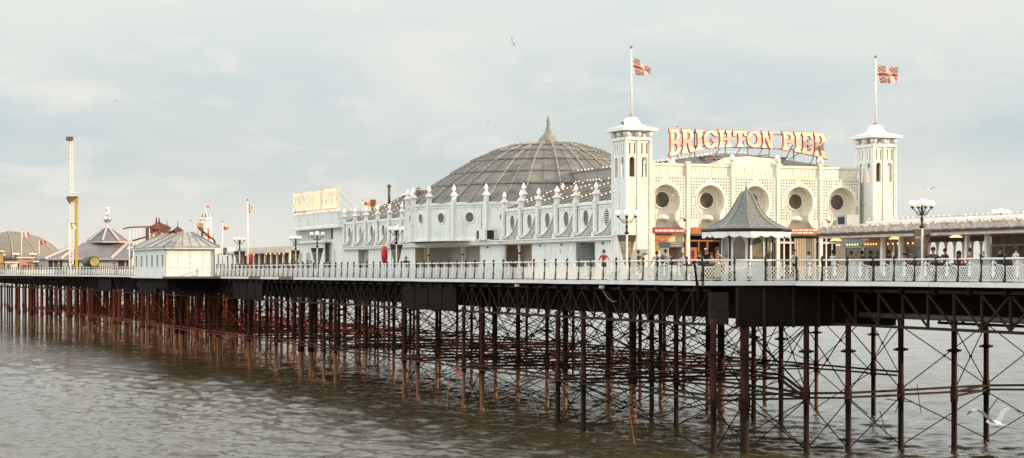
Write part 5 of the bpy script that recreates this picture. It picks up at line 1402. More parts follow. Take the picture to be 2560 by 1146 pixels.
for px, lb in ((1296, 'cream floodlight box under the deck edge below the two shutters'), (1508, 'cream floodlight box with hanging cable under the deck edge')):
    b = B(px, RA-.1); t = thing('floodlight', lb, 'lamp', RA-.1, b, DECK-.5, 'floodlight boxes under the deck edge')
    m = MB(); m.box(RA-.3, RA-.1, b-.15, b+.15, DECK-.45, DECK-.28); m.build('casing', mat('box_cream', (.55, .5, .38), .5), t)
    if px == 1508:
        m = MB(); m.path([(RA-.2, b-.3*k, DECK-.45-.75*math.sin(k/8*2.2)) for k in range(8)], .012, 4); m.build('cable', GREYP, t)
t = thing('notice_plate', 'blank grey green plate fixed on the railing lattice beside the kiosk', 'plate', 48.3, 90.4, DECK+.15)
m = MB(); m.box(A(1788, 90.2), A(1803, 90.2), 90.2, 90.23, DECK+.12, DECK+.95); m.build('plate', mat('plate_green', (.30, .31, .24), .6, .2, 2), t)
for i, px in enumerate((2115, 2168, 2290, 2470)):
    pass
for i, (px0, px1) in enumerate(((2116, 2138), (2222, 2240), (2422, 2452), (2530, 2556))):
    b0, b1 = B(px1, 53.7), B(px0, 53.7); t = thing('storage_box', ['white cabinet behind the railing at the blue grey headed stall', 'small white cabinet behind the railing left of the orange bannered lamp', 'white cabinet behind the railing below the last arched opening', 'white cabinet behind the railing at the green framed stall'][i], 'cabinet', 53.9, b0, DECK, 'white cabinets behind the railing')
    m = MB(); m.box(53.75, 54.2, b0, b1, DECK, DECK+1.12); m.build('body', mat('cabinet_white', (.62, .62, .58), .6, .25, 3), t)
    m = MB(); m.box(53.7, 54.25, b0-.04, b1+.04, DECK+1.12, DECK+1.17); m.build('lid', TRIM, t)
# ================= PEOPLE =================
SKIN = [mat('skin_light', (.55, .33, .23), .6), mat('skin_tan', (.38, .20, .12), .6), mat('skin_dark', (.10, .05, .03), .6)]
def cloth(name, c): return mat('cloth_'+name, c, .85, .25, 9)
def person(label, a, b, face, pose, top, legs, skin=0, hair=(.06, .03, .02), style='short', sleeve='short', short=False, h=1.74, group=None, z=DECK, extra=None):
    """face: heading in the pier frame (radians, 0 = towards +a, pi/2 = out to sea)"""
    S = h/1.74
    J = {'pel': (0,0,.95), 'wai': (0,.0,1.10), 'che': (0,0,1.33), 'nek': (0,0,1.49), 'jaw': (0,.015,1.56), 'hed': (0,.02,1.65),
         'shL': (-.18,0,1.42), 'shR': (.18,0,1.42), 'hiL': (-.09,0,.90), 'hiR': (.09,0,.90), 'knL': (-.10,.02,.50), 'knR': (.10,.02,.50),
         'anL': (-.10,-.02,.08), 'anR': (.10,-.02,.08), 'toL': (-.12,.15,.035), 'toR': (.12,.15,.035)}
    arms = {'down': ((.24,-.03,1.14), (.25,.04,.90)), 'rail': ((.28,-.02,1.18), (.30,.22,1.08)), 'spread': ((.33,-.02,1.2), (.44,.10,1.12)),
            'phone': ((.26,.16,1.28), (.09,.26,1.52)), 'fold': ((.25,.06,1.18), (.06,.24,1.14)), 'reach': ((.23,.20,1.26), (.18,.45,1.16)), 'hold': ((.24,.05,1.16), (.14,.28,1.05))}
    p = pose.split('-'); AL, AR = arms[p[0]], arms[p[1] if len(p) > 1 and p[1] in arms else p[0]]
    lean = .0; sit = 'sit' in p
    if 'lean' in p: lean = .45
    if 'bend' in p: lean = .8
    J['elL'] = (-AL[0][0], AL[0][1], AL[0][2]); J['wrL'] = (-AL[1][0], AL[1][1], AL[1][2]); J['elR'] = AR[0]; J['wrR'] = AR[1]
    if 'walk' in p:
        J['knL'] = (-.1,.16,.52); J['anL'] = (-.1,.20,.09); J['toL'] = (-.11,.36,.06); J['knR'] = (.1,-.06,.5); J['anR'] = (.1,-.28,.14); J['toR'] = (.11,-.14,.035)
    if sit:
        d = -.45
        for k in J: 
            if k[:2] not in ('kn', 'an', 'to'): J[k] = (J[k][0], J[k][1], J[k][2]+d)
        for s, sg in (('L', -1), ('R', 1)): J['kn'+s] = (sg*.12, .42, .50); J['an'+s] = (sg*.12, .42, .08); J['to'+s] = (sg*.13, .58, .035)
    pz = J['pel'][2]
    def bend(v):
        y, z_ = v[1], v[2]-pz
        c, s = math.cos(lean), math.sin(lean)
        return (v[0], y*c+z_*s-(0.10*lean), pz+z_*c-y*s)
    up = [k for k in J if k in ('wai', 'che', 'nek', 'jaw', 'hed') or k[:2] in ('sh', 'el', 'wr')]
    if lean:
        for k in up: J[k] = bend(J[k])
        J['hed'] = (J['hed'][0], J['hed'][1]-.03, J['hed'][2]+.05)
    R = {'pel': .125, 'wai': .115, 'che': .13, 'nek': .052, 'jaw': .062, 'hed': .098, 'sh': .062, 'el': .042, 'wr': .028, 'hi': .092, 'kn': .062, 'an': .042, 'to': .035}
    names = list(J); verts = [Vector(J[k])*S for k in names]; rad = [R.get(k, R.get(k[:2]))*S for k in names]
    E = [('pel','wai'),('wai','che'),('che','nek'),('nek','jaw'),('jaw','hed'),('che','shL'),('che','shR'),('shL','elL'),('elL','wrL'),('shR','elR'),('elR','wrR'),
         ('pel','hiL'),('pel','hiR'),('hiL','knL'),('hiR','knR'),('knL','anL'),('knR','anR'),('anL','toL'),('anR','toR')]
    ix = {k: i for i, k in enumerate(names)}; edges = [(ix[x], ix[y]) for x, y in E]; hands = []
    for s in 'LR':
        wv = Vector(J['wr'+s])*S; d = (wv-Vector(J['el'+s])*S).normalized(); sd = d.cross(Vector((0, 0, 1))); sd = sd.normalized() if sd.length > .1 else Vector((1, 0, 0))
        if s == 'L': sd = -sd
        palm = wv+d*.065*S; verts.append(palm); rad.append(.032*S); pi_ = len(verts)-1; edges.append((ix['wr'+s], pi_)); names.append('hand')
        nrm = d.cross(sd)
        for k, (o, l) in enumerate(((-.028, .06), (-.010, .075), (.009, .07), (.027, .055))):
            q0 = palm+sd*o*S+d*.035*S; q1 = q0+d*l*.5*S; q2 = q1+(d*.6-Vector((0, 0, .5)))*l*.6*S
            hands.append((q0, q1, q2))
        q0 = palm-sd*.03*S; hands.append((q0, q0+(d-sd*1.0)*.025*S, q0+(d*1.6-sd*1.0)*.035*S))
    me = bpy.data.meshes.new('person'); me.from_pydata([tuple(v) for v in verts], edges, []); me.update()
    o = bpy.data.objects.new('person', me); C.objects.link(o)
    md = o.modifiers.new('s', 'SKIN'); md.use_smooth_shade = True; md.branch_smoothing = .5
    for i, sv in enumerate(me.skin_vertices[0].data):
        r = rad[i]; k = names[i]
        sv.radius = (r*1.25, r*.85) if k in ('pel', 'wai', 'che') else (r, r)
        sv.use_root = (k == 'pel')
    sb = o.modifiers.new('u', 'SUBSURF'); sb.levels = 1; sb.render_levels = 1
    dg = bpy.context.evaluated_depsgraph_get(); dg.update()
    body = bpy.data.meshes.new_from_object(o.evaluated_get(dg)); o.modifiers.clear()
    me0 = o.data; 
    bm = bmesh.new(); bm.from_mesh(body)
    segs = [(Vector(J[x])*S, Vector(J[y])*S, x, y) for x, y in E]
    mats = [SKIN[skin], cloth(top[0], top[1]), cloth(legs[0], legs[1]), BLACK]
    for f in bm.faces:
        f.smooth = True
        c = f.calc_center_median(); best = None; bd = 9
        for x, y, nx, ny in segs:
            t = max(0, min(1, (c-x).dot(y-x)/max(1e-9, (y-x).length_squared))); dd = (c-(x+(y-x)*t)).length
            if dd < bd: bd = dd; best = (nx, ny, t)
        nx, ny, t = best
        if ny in ('jaw', 'hed') or (nx == 'che' and ny == 'nek' and t > .75): i = 0
        elif ny in ('wai', 'che') or ny[:2] == 'sh' or ny == 'nek': i = 1
        elif ny[:2] == 'el': i = 0 if sleeve == 'none' else (1 if sleeve == 'long' or t < .6 else 0)
        elif ny[:2] == 'wr': i = 1 if (sleeve == 'long' and t < .85) else 0
        elif ny[:2] == 'hi': i = 2
        elif ny[:2] == 'kn': i = 2
        elif ny[:2] == 'an': i = 0 if short and t > .1 else 2
        else: i = 3
        f.material_index = i
    hm = MB(); hm.smooth = True
    for q0, q1, q2 in hands: hm.cyl(q0, q1, .009*S, .008*S, 6); hm.cyl(q1, q2, .008*S, .006*S, 6)
    hd = Vector(J['hed'])*S                                # nose, ears, brow
    hm.cyl(hd+Vector((0, .085, .01))*S, hd+Vector((0, .115, -.02))*S, .008*S, .016*S, 6)
    for sg in (-1, 1): hm.ball(tuple(hd+Vector((sg*.088, 0, 0))*S), .02*S, 6, 4)
    tmp = hm.mesh('t', SKIN[skin]); bm.from_mesh(tmp)
    body2 = bpy.data.meshes.new('person'); [body2.materials.append(x) for x in mats]; bm.to_mesh(body2); bm.free(); bpy.data.meshes.remove(tmp)
    o.data = body2; bpy.data.meshes.remove(me0)
    hv = lambda v: tuple(v)
    ch = MB(); ch.smooth = True
    for sg in (-1, 1): ch.ball(tuple(hd+Vector((sg*.034, .088, .012))*S), .010*S, 6, 4)
    e = ch.build('eyes', BLACK, None); e.parent = o
    ch = MB(); ch.bar(tuple(hd+Vector((-.025, .086, -.05))*S), tuple(hd+Vector((.025, .086, -.05))*S), .008*S); e = ch.build('mouth', mat('lip_red', (.30, .09, .08), .6), None); e.parent = o
    ch = MB(); ch.smooth = True
    hc = hd+Vector((0, -.018, .028))*S
    if style in ('short', 'long', 'bun'):
        ch.ball(hv(hc), .108*S, 14, 8, 1.02)
        # open the face
        keep = []
        for f in ch.f:
            c = sum((Vector(ch.v[i]) for i in f), Vector())/len(f)-hd
            if not (c.y > .045*S and c.z < .065*S) and c.z > -.075*S: keep.append(f)
        ch.mi = ch.mi[:len(keep)]; ch.sm = ch.sm[:len(keep)]; ch.f = keep
        if style == 'long': ch.lathe(hc.x, hc.y-.045*S, [(.06*S, hc.z-.30*S), (.088*S, hc.z-.2*S), (.095*S, hc.z-.02*S), (.05*S, hc.z+.07*S)], 10, sy=.6)
        if style == 'bun': ch.ball(tuple(hc+Vector((0, -.09, .07))*S), .05*S, 8, 6)
        e = ch.build('hair', mat('hair_%d' % int(hair[0]*1000), hair, .8), None); e.parent = o
    elif style in ('hood', 'scarf'):
        ch.ball(hv(hc), .125*S, 14, 8, 1.08); keep = []
        for f in ch.f:
            c = sum((Vector(ch.v[i]) for i in f), Vector())/len(f)-hd
            if not (c.y > .06*S and abs(c.x) < .07*S and c.z < .08*S): keep.append(f)
        ch.mi = ch.mi[:len(keep)]; ch.sm = ch.sm[:len(keep)]; ch.f = keep
        ch.lathe(hc.x, hc.y-.01*S, [(.16*S, hc.z-.26*S), (.10*S, hc.z-.14*S), (.11*S, hc.z-.05*S)], 12)
        e = ch.build('headscarf', cloth('scarf_%d' % int(hair[0]*1000), hair), None); e.parent = o
    elif style == 'cap':
        ch.lathe(hc.x, hc.y, [(.108*S, hc.z+.01*S), (.106*S, hc.z+.05*S), (.07*S, hc.z+.10*S), (.01*S, hc.z+.115*S)], 12)
        ch.box(hc.x-.06*S, hc.x+.06*S, hc.y+.08*S, hc.y+.19*S, hc.z+.015*S, hc.z+.03*S)
        e = ch.build('cap', cloth('cap_%d' % int(hair[0]*1000), hair), None); e.parent = o
    if extra == 'dress':
        ch = MB(); ch.smooth = True; P = Vector(J['pel'])*S; ch.lathe(P.x, P.y, [(.24*S, P.z-.45*S), (.2*S, P.z-.2*S), (.165*S, P.z+.05*S), (.145*S, P.z+.16*S)], 14, sy=.8); e = ch.build('skirt', cloth(legs[0], legs[1]), None); e.parent = o
    o.location = W(a, b, z+.01); o.rotation_euler = (0, 0, PHI+face-PI/2)
    tag(o, label, 'person', group); o.name = 'person'
    return o, J, S
NEAR = 'people on the deck by the railing'
FACE_CAM, FACE_SEA, RIGHT, LEFT = -PI/2, PI/2, 0.0, PI
pp = lambda px, a: (a, B(px, a))
red = ('red', (.62, .015, .03)); grey = ('grey', (.10, .10, .10)); black = ('black', (.015, .014, .015)); white = ('white', (.7, .7, .68))
blue = ('blue', (.10, .18, .30)); green = ('mint', (.42, .52, .40)); dark = ('dark', (.04, .035, .035)); brown = ('brown', (.14, .085, .06)); navy = ('navy', (.03, .04, .07)); pink = ('crimson', (.50, .03, .10)); jean = ('pale_jeans', (.32, .38, .42)); beige = ('beige', (.50, .40, .28)); orange = ('rust', (.5, .14, .05))
G = NEAR
person('man in bright red shirt with his back turned, arms spread to the railing', *pp(1510, 47.4), RIGHT+.6, 'spread', red, dark, 1, (.10, .05, .03), h=1.82, group=G)
person('photographer in grey shirt raising a camera beside the nearer tower', *pp(1596, 47.6), RIGHT-.2, 'phone', grey, dark, 1, group=G)
person('woman in mint top and pale shorts seen from behind below the maroon sign', *pp(1642, 47.3), RIGHT+1.2, 'rail', green, jean, 1, (.07, .03, .02), 'bun', 'none', True, h=1.66, group=G)
o1, J1, S1 = person('man in pale blue shirt carrying a black backpack', *pp(1664, 48.3), RIGHT+.2, 'reach', ('paleblue', (.45, .55, .60)), dark, 1, group=G, h=1.78)
person('child in rust red top bending over beside the backpack man', *pp(1694, 48.0), RIGHT, 'reach-lean', orange, beige, 0, (.2, .1, .05), group=G, h=1.5)
person('person in pale mint shirt standing behind the bending child', *pp(1707, 49.0), LEFT, 'down', ('palemint', (.50, .60, .52)), beige, 0, (.35, .25, .12), group=G, h=1.6)
person('woman in crimson headscarf and coat holding a pale cloth', *pp(1731, 48.0), RIGHT-.5, 'hold', pink, pink, 0, (.50, .03, .10), 'scarf', 'long', h=1.68, group=G)
person('man in black shirt and white cap facing the railing', *pp(1765, 48.6), FACE_CAM-.3, 'hold', black, dark, 1, (.75, .72, .66), 'cap', h=1.78, group=G)
person('woman in dark patterned dress with brown shoulder bag, arm on the kiosk', *pp(1793, 48.4), RIGHT-.3, 'reach', ('flesh', (.45, .22, .15)), ('dress', (.16, .06, .05)), 0, (.10, .04, .02), 'long', 'none', True, h=1.82, group=G, extra='dress')
person('shop assistant in pale blue behind the kiosk window', 50.3, 94.2, FACE_CAM, 'down', ('paleblue2', (.40, .45, .50)), dark, 0, (.3, .15, .08), h=1.7, group=G)
person('man in white tee and dark cap walking right of the kiosk', A(1985, 98), 98, FACE_CAM+.5, 'down-walk', white, dark, 1, (.02, .02, .02), 'cap', short=True, h=1.78, group=G)
person('woman in white top and jeans carrying an orange bag by the first stall', A(2083, 94), 94, RIGHT+.4, 'hold', white, ('jeans2', (.30, .36, .46)), 2, (.03, .02, .02), 'bun', h=1.7, group=G)
G2 = 'people sitting and standing at the food stalls'
q = lambda px, a: (a, B(px, a))
person('stooping person in brown coat at the railing between white cabinets', *q(2262, 54.9), LEFT+.4, 'fold-sit', ('browncoat', (.17, .14, .11)), dark, 1, (.10, .07, .05), 'short', 'long', h=1.85, group=G2, z=DECK+.12)
person('woman in reddish brown coat with chin on hand beside the brown coated person', *q(2278, 54.9), LEFT-.2, 'phone-sit', ('redbrown', (.24, .11, .09)), dark, 1, (.22, .14, .09), 'long', 'long', h=1.75, group=G2, z=DECK+.1)
person('person in dark red top sitting low under the orange bannered lamp', *q(2297, 55.1), LEFT, 'fold-sit', ('darkred', (.30, .03, .04)), dark, 1, (.05, .03, .02), 'short', 'long', h=1.6, group=G2)
person('broad man in dark grey jacket with shaved head right of the orange bannered lamp', *q(2333, 54.9), LEFT+.8, 'fold-sit', ('jacket', (.085, .075, .075)), dark, 1, (.10, .06, .045), 'short', 'long', h=2.0, group=G2, z=DECK+.25)
person('person in dark top with bare arms leaning beside the broad man', *q(2347, 55.0), LEFT+.3, 'fold-sit', ('charcoal', (.06, .05, .05)), ('darkgreen', (.04, .12, .08)), 1, (.10, .06, .04), 'short', 'short', h=1.72, group=G2)
person('woman with black hooded scarf and bright red dress at the arched openings', *q(2397, 55.0), RIGHT+.4, 'fold-sit', ('scarlet', (.60, .02, .04)), ('scarlet', (.60, .02, .04)), 1, (.012, .01, .012), 'hood', 'long', h=1.88, group=G2, z=DECK+.1)
person('small person in yellow seen through an arched opening', *q(2452, 62.5), FACE_CAM, 'down', ('yellow', (.60, .50, .05)), dark, 1, h=1.5, group=G2)
person('person in red behind the last arched opening', *q(2462, 62.0), LEFT, 'down', red, dark, 2, h=1.62, group=G2)
person('dim customer in brown at the blue grey headed stall window', *q(2155, 59.4), RIGHT, 'hold', brown, dark, 1, h=1.7, group=G2)
person('dim customer in dark brown at the salmon headed stall window', *q(2175, 59.4), RIGHT, 'hold', ('dimbrown', (.10, .06, .04)), dark, 1, h=1.7, group=G2)
for px, a, c, lb, sk in ((2128, 59.3, ('ochre', (.35, .22, .08)), 'person in ochre top waiting by the first stall window', 1), (2222, 59.0, ('plum', (.16, .05, .09)), 'person in plum top between the lit stall doors', 1), (2312, 58.6, dark, 'dark clothed person in the shade right of the orange bannered lamp pole', 2), (2362, 57.5, ('olive', (.12, .11, .05)), 'person in olive top before the arched openings', 1),
     (2425, 57.2, ('rose', (.45, .16, .14)), 'person in rose top between the red dressed woman and the last arches', 0), (2500, 57.0, navy, 'person in navy at the green framed stall counter', 1), (2540, 56.8, white, 'person in white at the far right stall counter', 0)):
    person(lb, *q(px, a), random.choice((RIGHT, LEFT, FACE_CAM)), 'down', c, dark, sk, h=1.7, group=G2)
person('person in black by the dark arcade doorway left of the kiosk', *q(1750, 53), LEFT, 'down', black, dark, 1, h=1.72, group=G)
person('person in ochre shirt in the arcade doorway behind the black shirted man', *q(1778, 55), RIGHT, 'hold', ('ochre', (.35, .22, .08)), dark, 1, h=1.7, group=G)
person('person in pale blue before the tan shutters of the facade', *q(2022, 58), RIGHT, 'down-walk', ('paleblue', (.45, .55, .60)), dark, 0, h=1.7, group=G)
G3 = 'people along the railing below the hall'
person('person in black seated at the railing right of the dark bannered lamp', *q(1015, 47.6), FACE_CAM, 'fold', black, black, 0, (.25, .12, .06), 'long', 'long', h=1.68, group=G3)
person('person in grey brown shirt sitting at the recess of the rear block', *q(820, 48.6), LEFT, 'fold', ('greybrown', (.30, .28, .24)), dark, 1, group=G3, h=1.65)
person('woman in red top leaning at the railing under the far corner lamp', *q(724, 47.5), RIGHT, 'rail-lean', ('maroon', (.35, .03, .03)), dark, 1, h=1.65, group=G3, style='long')
person('dark clothed person at the railing just right of the red topped woman', *q(733, 47.6), RIGHT, 'rail-lean', dark, dark, 1, h=1.5, group=G3)
person('first of three people at the railing between the two lamps, brown haired', *q(757, 47.4), FACE_CAM, 'rail', ('greige', (.35, .30, .26)), dark, 0, (.18, .09, .05), 'long', h=1.45, group=G3)
person('middle of three people at the railing between the two lamps, grey top', *q(768, 47.4), FACE_CAM, 'rail', ('midgrey', (.24, .26, .27)), dark, 1, (.05, .03, .02), h=1.55, group=G3)
person('last of three people at the railing between the two lamps, pale top', *q(778, 47.5), LEFT, 'rail', ('palegrey', (.45, .42, .38)), dark, 1, (.2, .08, .04), h=1.5, group=G3)
person('person in pale blue bending over the railing beside the small red case', *q(612, 47.3), LEFT+.4, 'reach-bend', ('skyblue', (.42, .50, .56)), ('skyblue', (.42, .50, .56)), 0, (.2, .1, .06), h=1.75, group=G3, sleeve='long')
G4 = 'far people before the low hall'
for i, (px, c, lb) in enumerate(((95, blue, 'far person in blue among the coloured stalls'), (104, navy, 'far person in navy beside the blue one'), (140, ('darkgreen', (.04, .12, .08)), 'far person in dark green before the low hall windows'), (147, grey, 'far person in grey next to the dark green one'),
     (182, brown, 'far person in brown right of the red topped flag\'s pole'), (186, navy, 'far person in navy behind the brown one'), (283, white, 'far person in white right of the barrel'), (287, red, 'far person in red right of the barrel'), (317, dark, 'far person in dark clothes by the pavilion lamp'))):
    person(lb, *q(px, (46.5, 46.7, 47.2, 47.3, 47.6, 47.8, 48.2, 48.4, 48)[i]), [RIGHT, FACE_CAM, LEFT][i % 3], 'down', c, dark, 1, h=1.7, group=G4)
# things they carry
def held(name, label, cat, a, b, z, fn, mt):
    t = root(name, label, cat, a, b, z); m = MB(); m.smooth = False; fn(m); m.build(name+'_body', mt, t); return t
a_, b_ = pp(1664, 48.3)
bp = root('backpack', 'black backpack on the pale blue shirted man', 'backpack', a_-.13, b_-.02, DECK+1.0, rz=-.3)
m = MB(); m.smooth = True; m.lathe(-.06, 0, [(.1, 0), (.16, .06), (.17, .3), (.12, .46), (.03, .5)], 10, sx=.7); m.build('sack', BLACK, bp)
m = MB(); m.path([(0, .1, .4), (.12, .12, .44), (.2, .1, .3), (.1, .1, .05)], .02); m.path([(0, -.1, .4), (.12, -.12, .44), (.2, -.1, .3), (.1, -.1, .05)], .02); m.build('strap', GREYP, bp)
a_, b_ = pp(1596, 47.6)
cm = root('camera', 'small dark camera in the photographer\'s hands', 'camera', a_+.36, b_-.05, DECK+1.5)
m = MB(); m.box(-.04, .04, -.07, .07, 0, .1); m.m = 0; m.cyl((.04, 0, .05), (.13, 0, .05), .035, n=10); m.build('camera_body', BLACK, cm)
a_, b_ = pp(1786, 48.2)
bg = root('shoulder_bag', 'round brown shoulder bag of the woman at the kiosk', 'bag', a_-.02, b_, DECK+.95)
m = MB(); m.ball((0, 0, .12), .2, 12, 8, .8); m.build('pouch', mat('bag_tan', (.45, .26, .10), .6), bg)
m = MB(); m.path([(-.1, 0, .25), (.05, 0, .5), (.15, 0, .5)], .012); m.build('strap', BROWN, bg)
a_, b_ = A(2092, 94), 94
bg = root('carrier_bag', 'orange carrier bag held by the woman in white top', 'bag', a_, b_, DECK+.55)
m = MB(); m.box(-.16, .16, -.06, .06, 0, .38); m.build('bag', mat('bag_orange', (.62, .22, .08), .6), bg); m = MB(); m.path([(-.08, 0, .38), (0, 0, .55), (.08, 0, .38)], .01); m.build('handle', BROWN, bg)

# ================= GULLS =================
GW = mat('gull_white', (.80, .77, .72), .7); GG = mat('gull_grey', (.42, .42, .42), .7); GBk = mat('gull_dark', (.05, .04, .04), .7); GO = mat('gull_beak', (.6, .3, .05), .6)
def gull(label, px, py, Y, span, rz, dih, roll=0, dark=False, perched=False):
    x = (px-1280)/F*Y; z = EYE+(679-py)/F*Y
    o = bpy.data.objects.new('seagull', None); C.objects.link(o); o.location = (x, Y, z)
    o.rotation_euler = (0, roll, rz); o['_o'] = (0.0, 0.0, 0.0)
    tag(o, label, 'gull', 'gulls over and on the pier')
    s = span/1.3
    m = MB(); m.smooth = True
    pr = [(-.28, .01, -.01), (-.2, .035, 0), (-.08, .07, 0), (.06, .075, .0), (.15, .05, .015), (.2, .048, .03), (.25, .035, .03), (.28, .01, .02)]
    vs = []
    for y, r, zz_ in pr:
        for k in range(8): t = 2*PI*k/8; vs.append((r*s*math.cos(t), y*s, (zz_+r*math.sin(t))*s))
    m._add(vs, [(i*8+k, i*8+(k+1) % 8, (i+1)*8+(k+1) % 8, (i+1)*8+k) for i in range(len(pr)-1) for k in range(8)])
    m.m = 1; m.cyl((0, .27*s, .02*s), (0, .34*s, .005*s), .014*s, .003*s, 6)
    m.m = 2 if dark else 0; m._add([(-.02*s, -.24*s, 0), (.02*s, -.24*s, 0), (.06*s, -.4*s, .0), (-.06*s, -.4*s, .0)], [(0,1,2,3)])
    if perched:
        for sg in (-1, 1): m.m = 1; m.cyl((sg*.03*s, -.02*s, -.04*s), (sg*.03*s, -.02*s, -.2*s), .007*s, n=5)
    b = m.build('body', [GW if not dark else GBk, GO, GBk], o)
    for sg in (-1, 1):
        m = MB(); n = 10; top = []; th = .012*s
        if perched: stations = [(.07, .05, .09), (.085, -.12, .08), (.05, -.3, .02)]
        for i in range(n+1):
            u = i/n; xx = .06+u*.60; yl = .07+.10*math.sin(min(1, u*2)*PI/2)-.28*max(0, u-.45)**1.3; ch = .19*(1-u)**.5*.9+.015
            zz_ = .03+dih*(math.sin(min(1, u*1.6)*PI/2)*.22-.35*max(0, u-.5)**2)
            if perched: xx = .05+.03*math.sin(u*PI); yl = .1-u*.42; ch = .05*(1-u)+.01; zz_ = .03-.02*u
            top.append(((sg*xx*s, yl*s, zz_*s), (sg*xx*s, (yl-ch)*s, (zz_-.005)*s)) if not perched else ((sg*(xx+.02)*s, yl*s, (zz_+.03)*s), (sg*(xx+.03)*s, yl*s, (zz_-.03)*s)))
        for i in range(n):
            m.m = (1 if i >= n-2 else 0)
            A0, B0_ = top[i]; A1, B1_ = top[i+1]; dn = lambda p: (p[0], p[1], p[2]-th)
            m._add([A0, A1, B1_, B0_, dn(A0), dn(A1), dn(B1_), dn(B0_)], [(0,1,2,3),(7,6,5,4),(0,4,5,1),(3,2,6,7)])
        m.build('wing', [GG if not dark else GBk, GBk], b)
    return o
gull('large white gull gliding low over the water in front of the piles', 2487, 1060, 40, 1.3, .35, 1.35)
gull('small gull flying high above the dome, wings folded back', 1281, 107, 120, .65, .8, 1.2, roll=1.0)
gull('small gull flying left of the dome finial', 1222, 301, 130, .6, .6, -.6, roll=-.8)
gull('tiny gull gliding alone in the open sky left of the ride mast top', 292, 251, 200, .7, 1.0, -.8)
gull('gull flying just above the ride mast top', 191, 324, 260, 1.0, .4, 1.0)
gull('tiny distant gull above the big tent', 70, 547, 300, .8, .2, .4)
gull('gull gliding beside the helter skelter cap', 478, 552, 200, .9, 1.2, .5)
gull('gull gliding over the flag right of the helter skelter', 568, 541, 200, .9, .3, .6)
gull('dark bird taking off from the cap of the nearer tower', 1557, 311, 118, .55, 1.9, 1.5, dark=True)
gull('white gull perched on the first letter of the entrance sign', 1692, 315, 129, 1.1, 2.2, 0, perched=True)
gull('white gull landing on the globe lamp by the food stalls', 2323, 478, 95.5, .75, -.9, 1.6)
gull('white gull gliding across the shutters beside the grey recess', 1402, 633, 110, .55, 1.6, 1.3, roll=.5)
gull('gull passing in front of the leftmost keyhole niche', 1683, 489, 115, .6, 1.5, -.5)
gull('small gull flying low over the left water by the pier piles', 236, 816, 230, .6, 1.5, .5)

# ================= CAMERA, SKY, SUN =================
cam = bpy.data.cameras.new('camera'); co = bpy.data.objects.new('camera', cam); C.objects.link(co)
co.location = (0, 0, EYE); co.rotation_euler = (PI/2, 0, 0)
cam.sensor_width = 36; cam.lens = 36*F/2560; cam.shift_y = (679-573)/2560; cam.clip_end = 60000; cam.clip_start = .5
bpy.context.scene.camera = co
SUN_EL = math.radians(14)
sx, sy = SUNDIR
sd = Vector((sx*math.cos(SUN_EL), sy*math.cos(SUN_EL), math.sin(SUN_EL)))
sun = bpy.data.lights.new('sun', 'SUN'); sun.energy = SUNE; sun.angle = math.radians(.6); sun.color = (1, .78, .55)
so = bpy.data.objects.new('sun', sun); C.objects.link(so); so.rotation_euler = (-sd).to_track_quat('-Z', 'Y').to_euler(); so.location = (60, -60, 60)
w = bpy.data.worlds.new('World'); bpy.context.scene.world = w; w.use_nodes = True; nt = w.node_tree
bgn = nt.nodes['Background']; bgn.inputs['Strength'].default_value = .12
sky = nt.nodes.new('ShaderNodeTexSky'); sky.sky_type = 'NISHITA'; sky.sun_disc = False; sky.sun_elevation = SUN_EL; sky.sun_rotation = math.atan2(sx, sy)
sky.air_density = 1.0; sky.dust_density = 2.0; sky.ozone_density = 1.5
tc = nt.nodes.new('ShaderNodeTexCoord'); mp = nt.nodes.new('ShaderNodeMapping'); mp.inputs['Scale'].default_value = (6, 6, 17)
nt.links.new(tc.outputs['Generated'], mp.inputs[0])
n1 = nt.nodes.new('ShaderNodeTexNoise'); n1.inputs['Scale'].default_value = 1.25; n1.inputs['Detail'].default_value = 8; n1.inputs['Roughness'].default_value = .52; n1.inputs['Distortion'].default_value = .35
nt.links.new(mp.outputs[0], n1.inputs['Vector'])
r1 = nt.nodes.new('ShaderNodeValToRGB'); r1.color_ramp.elements[0].position = .36; r1.color_ramp.elements[0].color = (0,0,0,1); r1.color_ramp.elements[1].position = .74; r1.color_ramp.elements[1].color = (1,1,1,1)
nt.links.new(n1.outputs['Fac'], r1.inputs[0])
# thin veil of cloud over the whole sky: colour changes with height above the horizon
sp = nt.nodes.new('ShaderNodeSeparateXYZ'); nt.links.new(tc.outputs['Generated'], sp.inputs[0])
veil = nt.nodes.new('ShaderNodeValToRGB'); nt.links.new(sp.outputs['Z'], veil.inputs[0])
V = VEIL
el = veil.color_ramp.elements; el[0].position = 0.0; el[0].color = (*V[0], 1); el[1].position = 1.0; el[1].color = (*V[3], 1)
x = el.new(.07); x.color = (*V[1], 1); x = el.new(.14); x.color = (*V[2], 1); x = el.new(.3); x.color = (*V[3], 1)
mxv = nt.nodes.new('ShaderNodeMix'); mxv.data_type = 'RGBA'; mxv.inputs['Factor'].default_value = VEILF
vd = nt.nodes.new('ShaderNodeVectorMath'); vd.operation = 'DOT_PRODUCT'; vd.inputs[1].default_value = (-.90, -.35, .25); nt.links.new(tc.outputs['Generated'], vd.inputs[0])
mrr = nt.nodes.new('ShaderNodeMapRange'); mrr.inputs[1].default_value = .15; mrr.inputs[2].default_value = .95; mrr.inputs[3].default_value = 1.0; mrr.inputs[4].default_value = WESTGAIN; mrr.interpolation_type = 'SMOOTHSTEP'; nt.links.new(vd.outputs['Value'], mrr.inputs[0])
vs_ = nt.nodes.new('ShaderNodeVectorMath'); vs_.operation = 'SCALE'; nt.links.new(veil.outputs[0], vs_.inputs[0]); nt.links.new(mrr.outputs[0], vs_.inputs['Scale'])   # unseen western sky brightened, added to fill the side walls
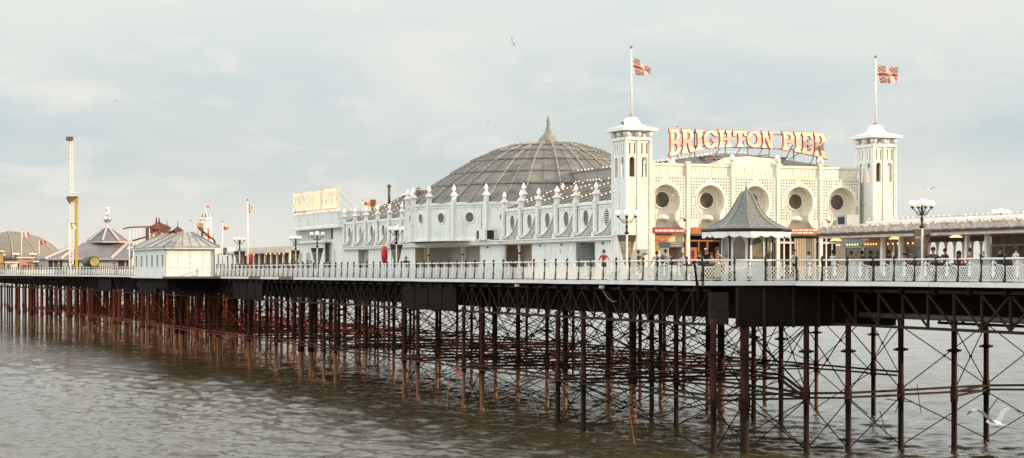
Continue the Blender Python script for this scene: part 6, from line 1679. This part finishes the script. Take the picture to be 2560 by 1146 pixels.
nt.links.new(sky.outputs[0], mxv.inputs[6]); nt.links.new(vs_.outputs[0], mxv.inputs[7])
mxc = nt.nodes.new('ShaderNodeMix'); mxc.data_type = 'RGBA'
mp2 = nt.nodes.new('ShaderNodeMapping'); mp2.inputs['Scale'].default_value = (7, 7, 19); mp2.inputs['Location'].default_value = (3.3, 1.2, .4)
nt.links.new(tc.outputs['Generated'], mp2.inputs[0])
n2 = nt.nodes.new('ShaderNodeTexNoise'); n2.inputs['Scale'].default_value = 2.6; n2.inputs['Detail'].default_value = 9; n2.inputs['Roughness'].default_value = .55; n2.inputs['Distortion'].default_value = .2
nt.links.new(mp2.outputs[0], n2.inputs['Vector'])
r2 = nt.nodes.new('ShaderNodeValToRGB'); r2.color_ramp.elements[0].position = .47; r2.color_ramp.elements[0].color = (0,0,0,1); r2.color_ramp.elements[1].position = .80; r2.color_ramp.elements[1].color = (1,1,1,1)
nt.links.new(n2.outputs['Fac'], r2.inputs[0])
m1 = nt.nodes.new('ShaderNodeMath'); m1.operation = 'MULTIPLY'; m1.inputs[1].default_value = .55; nt.links.new(r1.outputs[0], m1.inputs[0])
m2 = nt.nodes.new('ShaderNodeMath'); m2.operation = 'MULTIPLY'; m2.inputs[1].default_value = .85; nt.links.new(r2.outputs[0], m2.inputs[0])
m3 = nt.nodes.new('ShaderNodeMath'); m3.operation = 'MAXIMUM'; nt.links.new(m1.outputs[0], m3.inputs[0]); nt.links.new(m2.outputs[0], m3.inputs[1])
nt.links.new(m3.outputs[0], mxc.inputs[0]); nt.links.new(mxv.outputs[2], mxc.inputs[6])
mxc.inputs[7].default_value = (*CLOUD, 1)
nt.links.new(mxc.outputs[2], bgn.inputs['Color'])
sc = bpy.context.scene
sc.view_settings.view_transform = 'Standard'; sc.view_settings.look = 'None'; sc.view_settings.exposure = EXPO; sc.view_settings.gamma = 1
sc.cycles.max_bounces = 6; sc.cycles.diffuse_bounces = 3; sc.cycles.glossy_bounces = 3; sc.cycles.use_denoising = True
for o in bpy.data.objects:
    if '_o' in o: del o['_o']
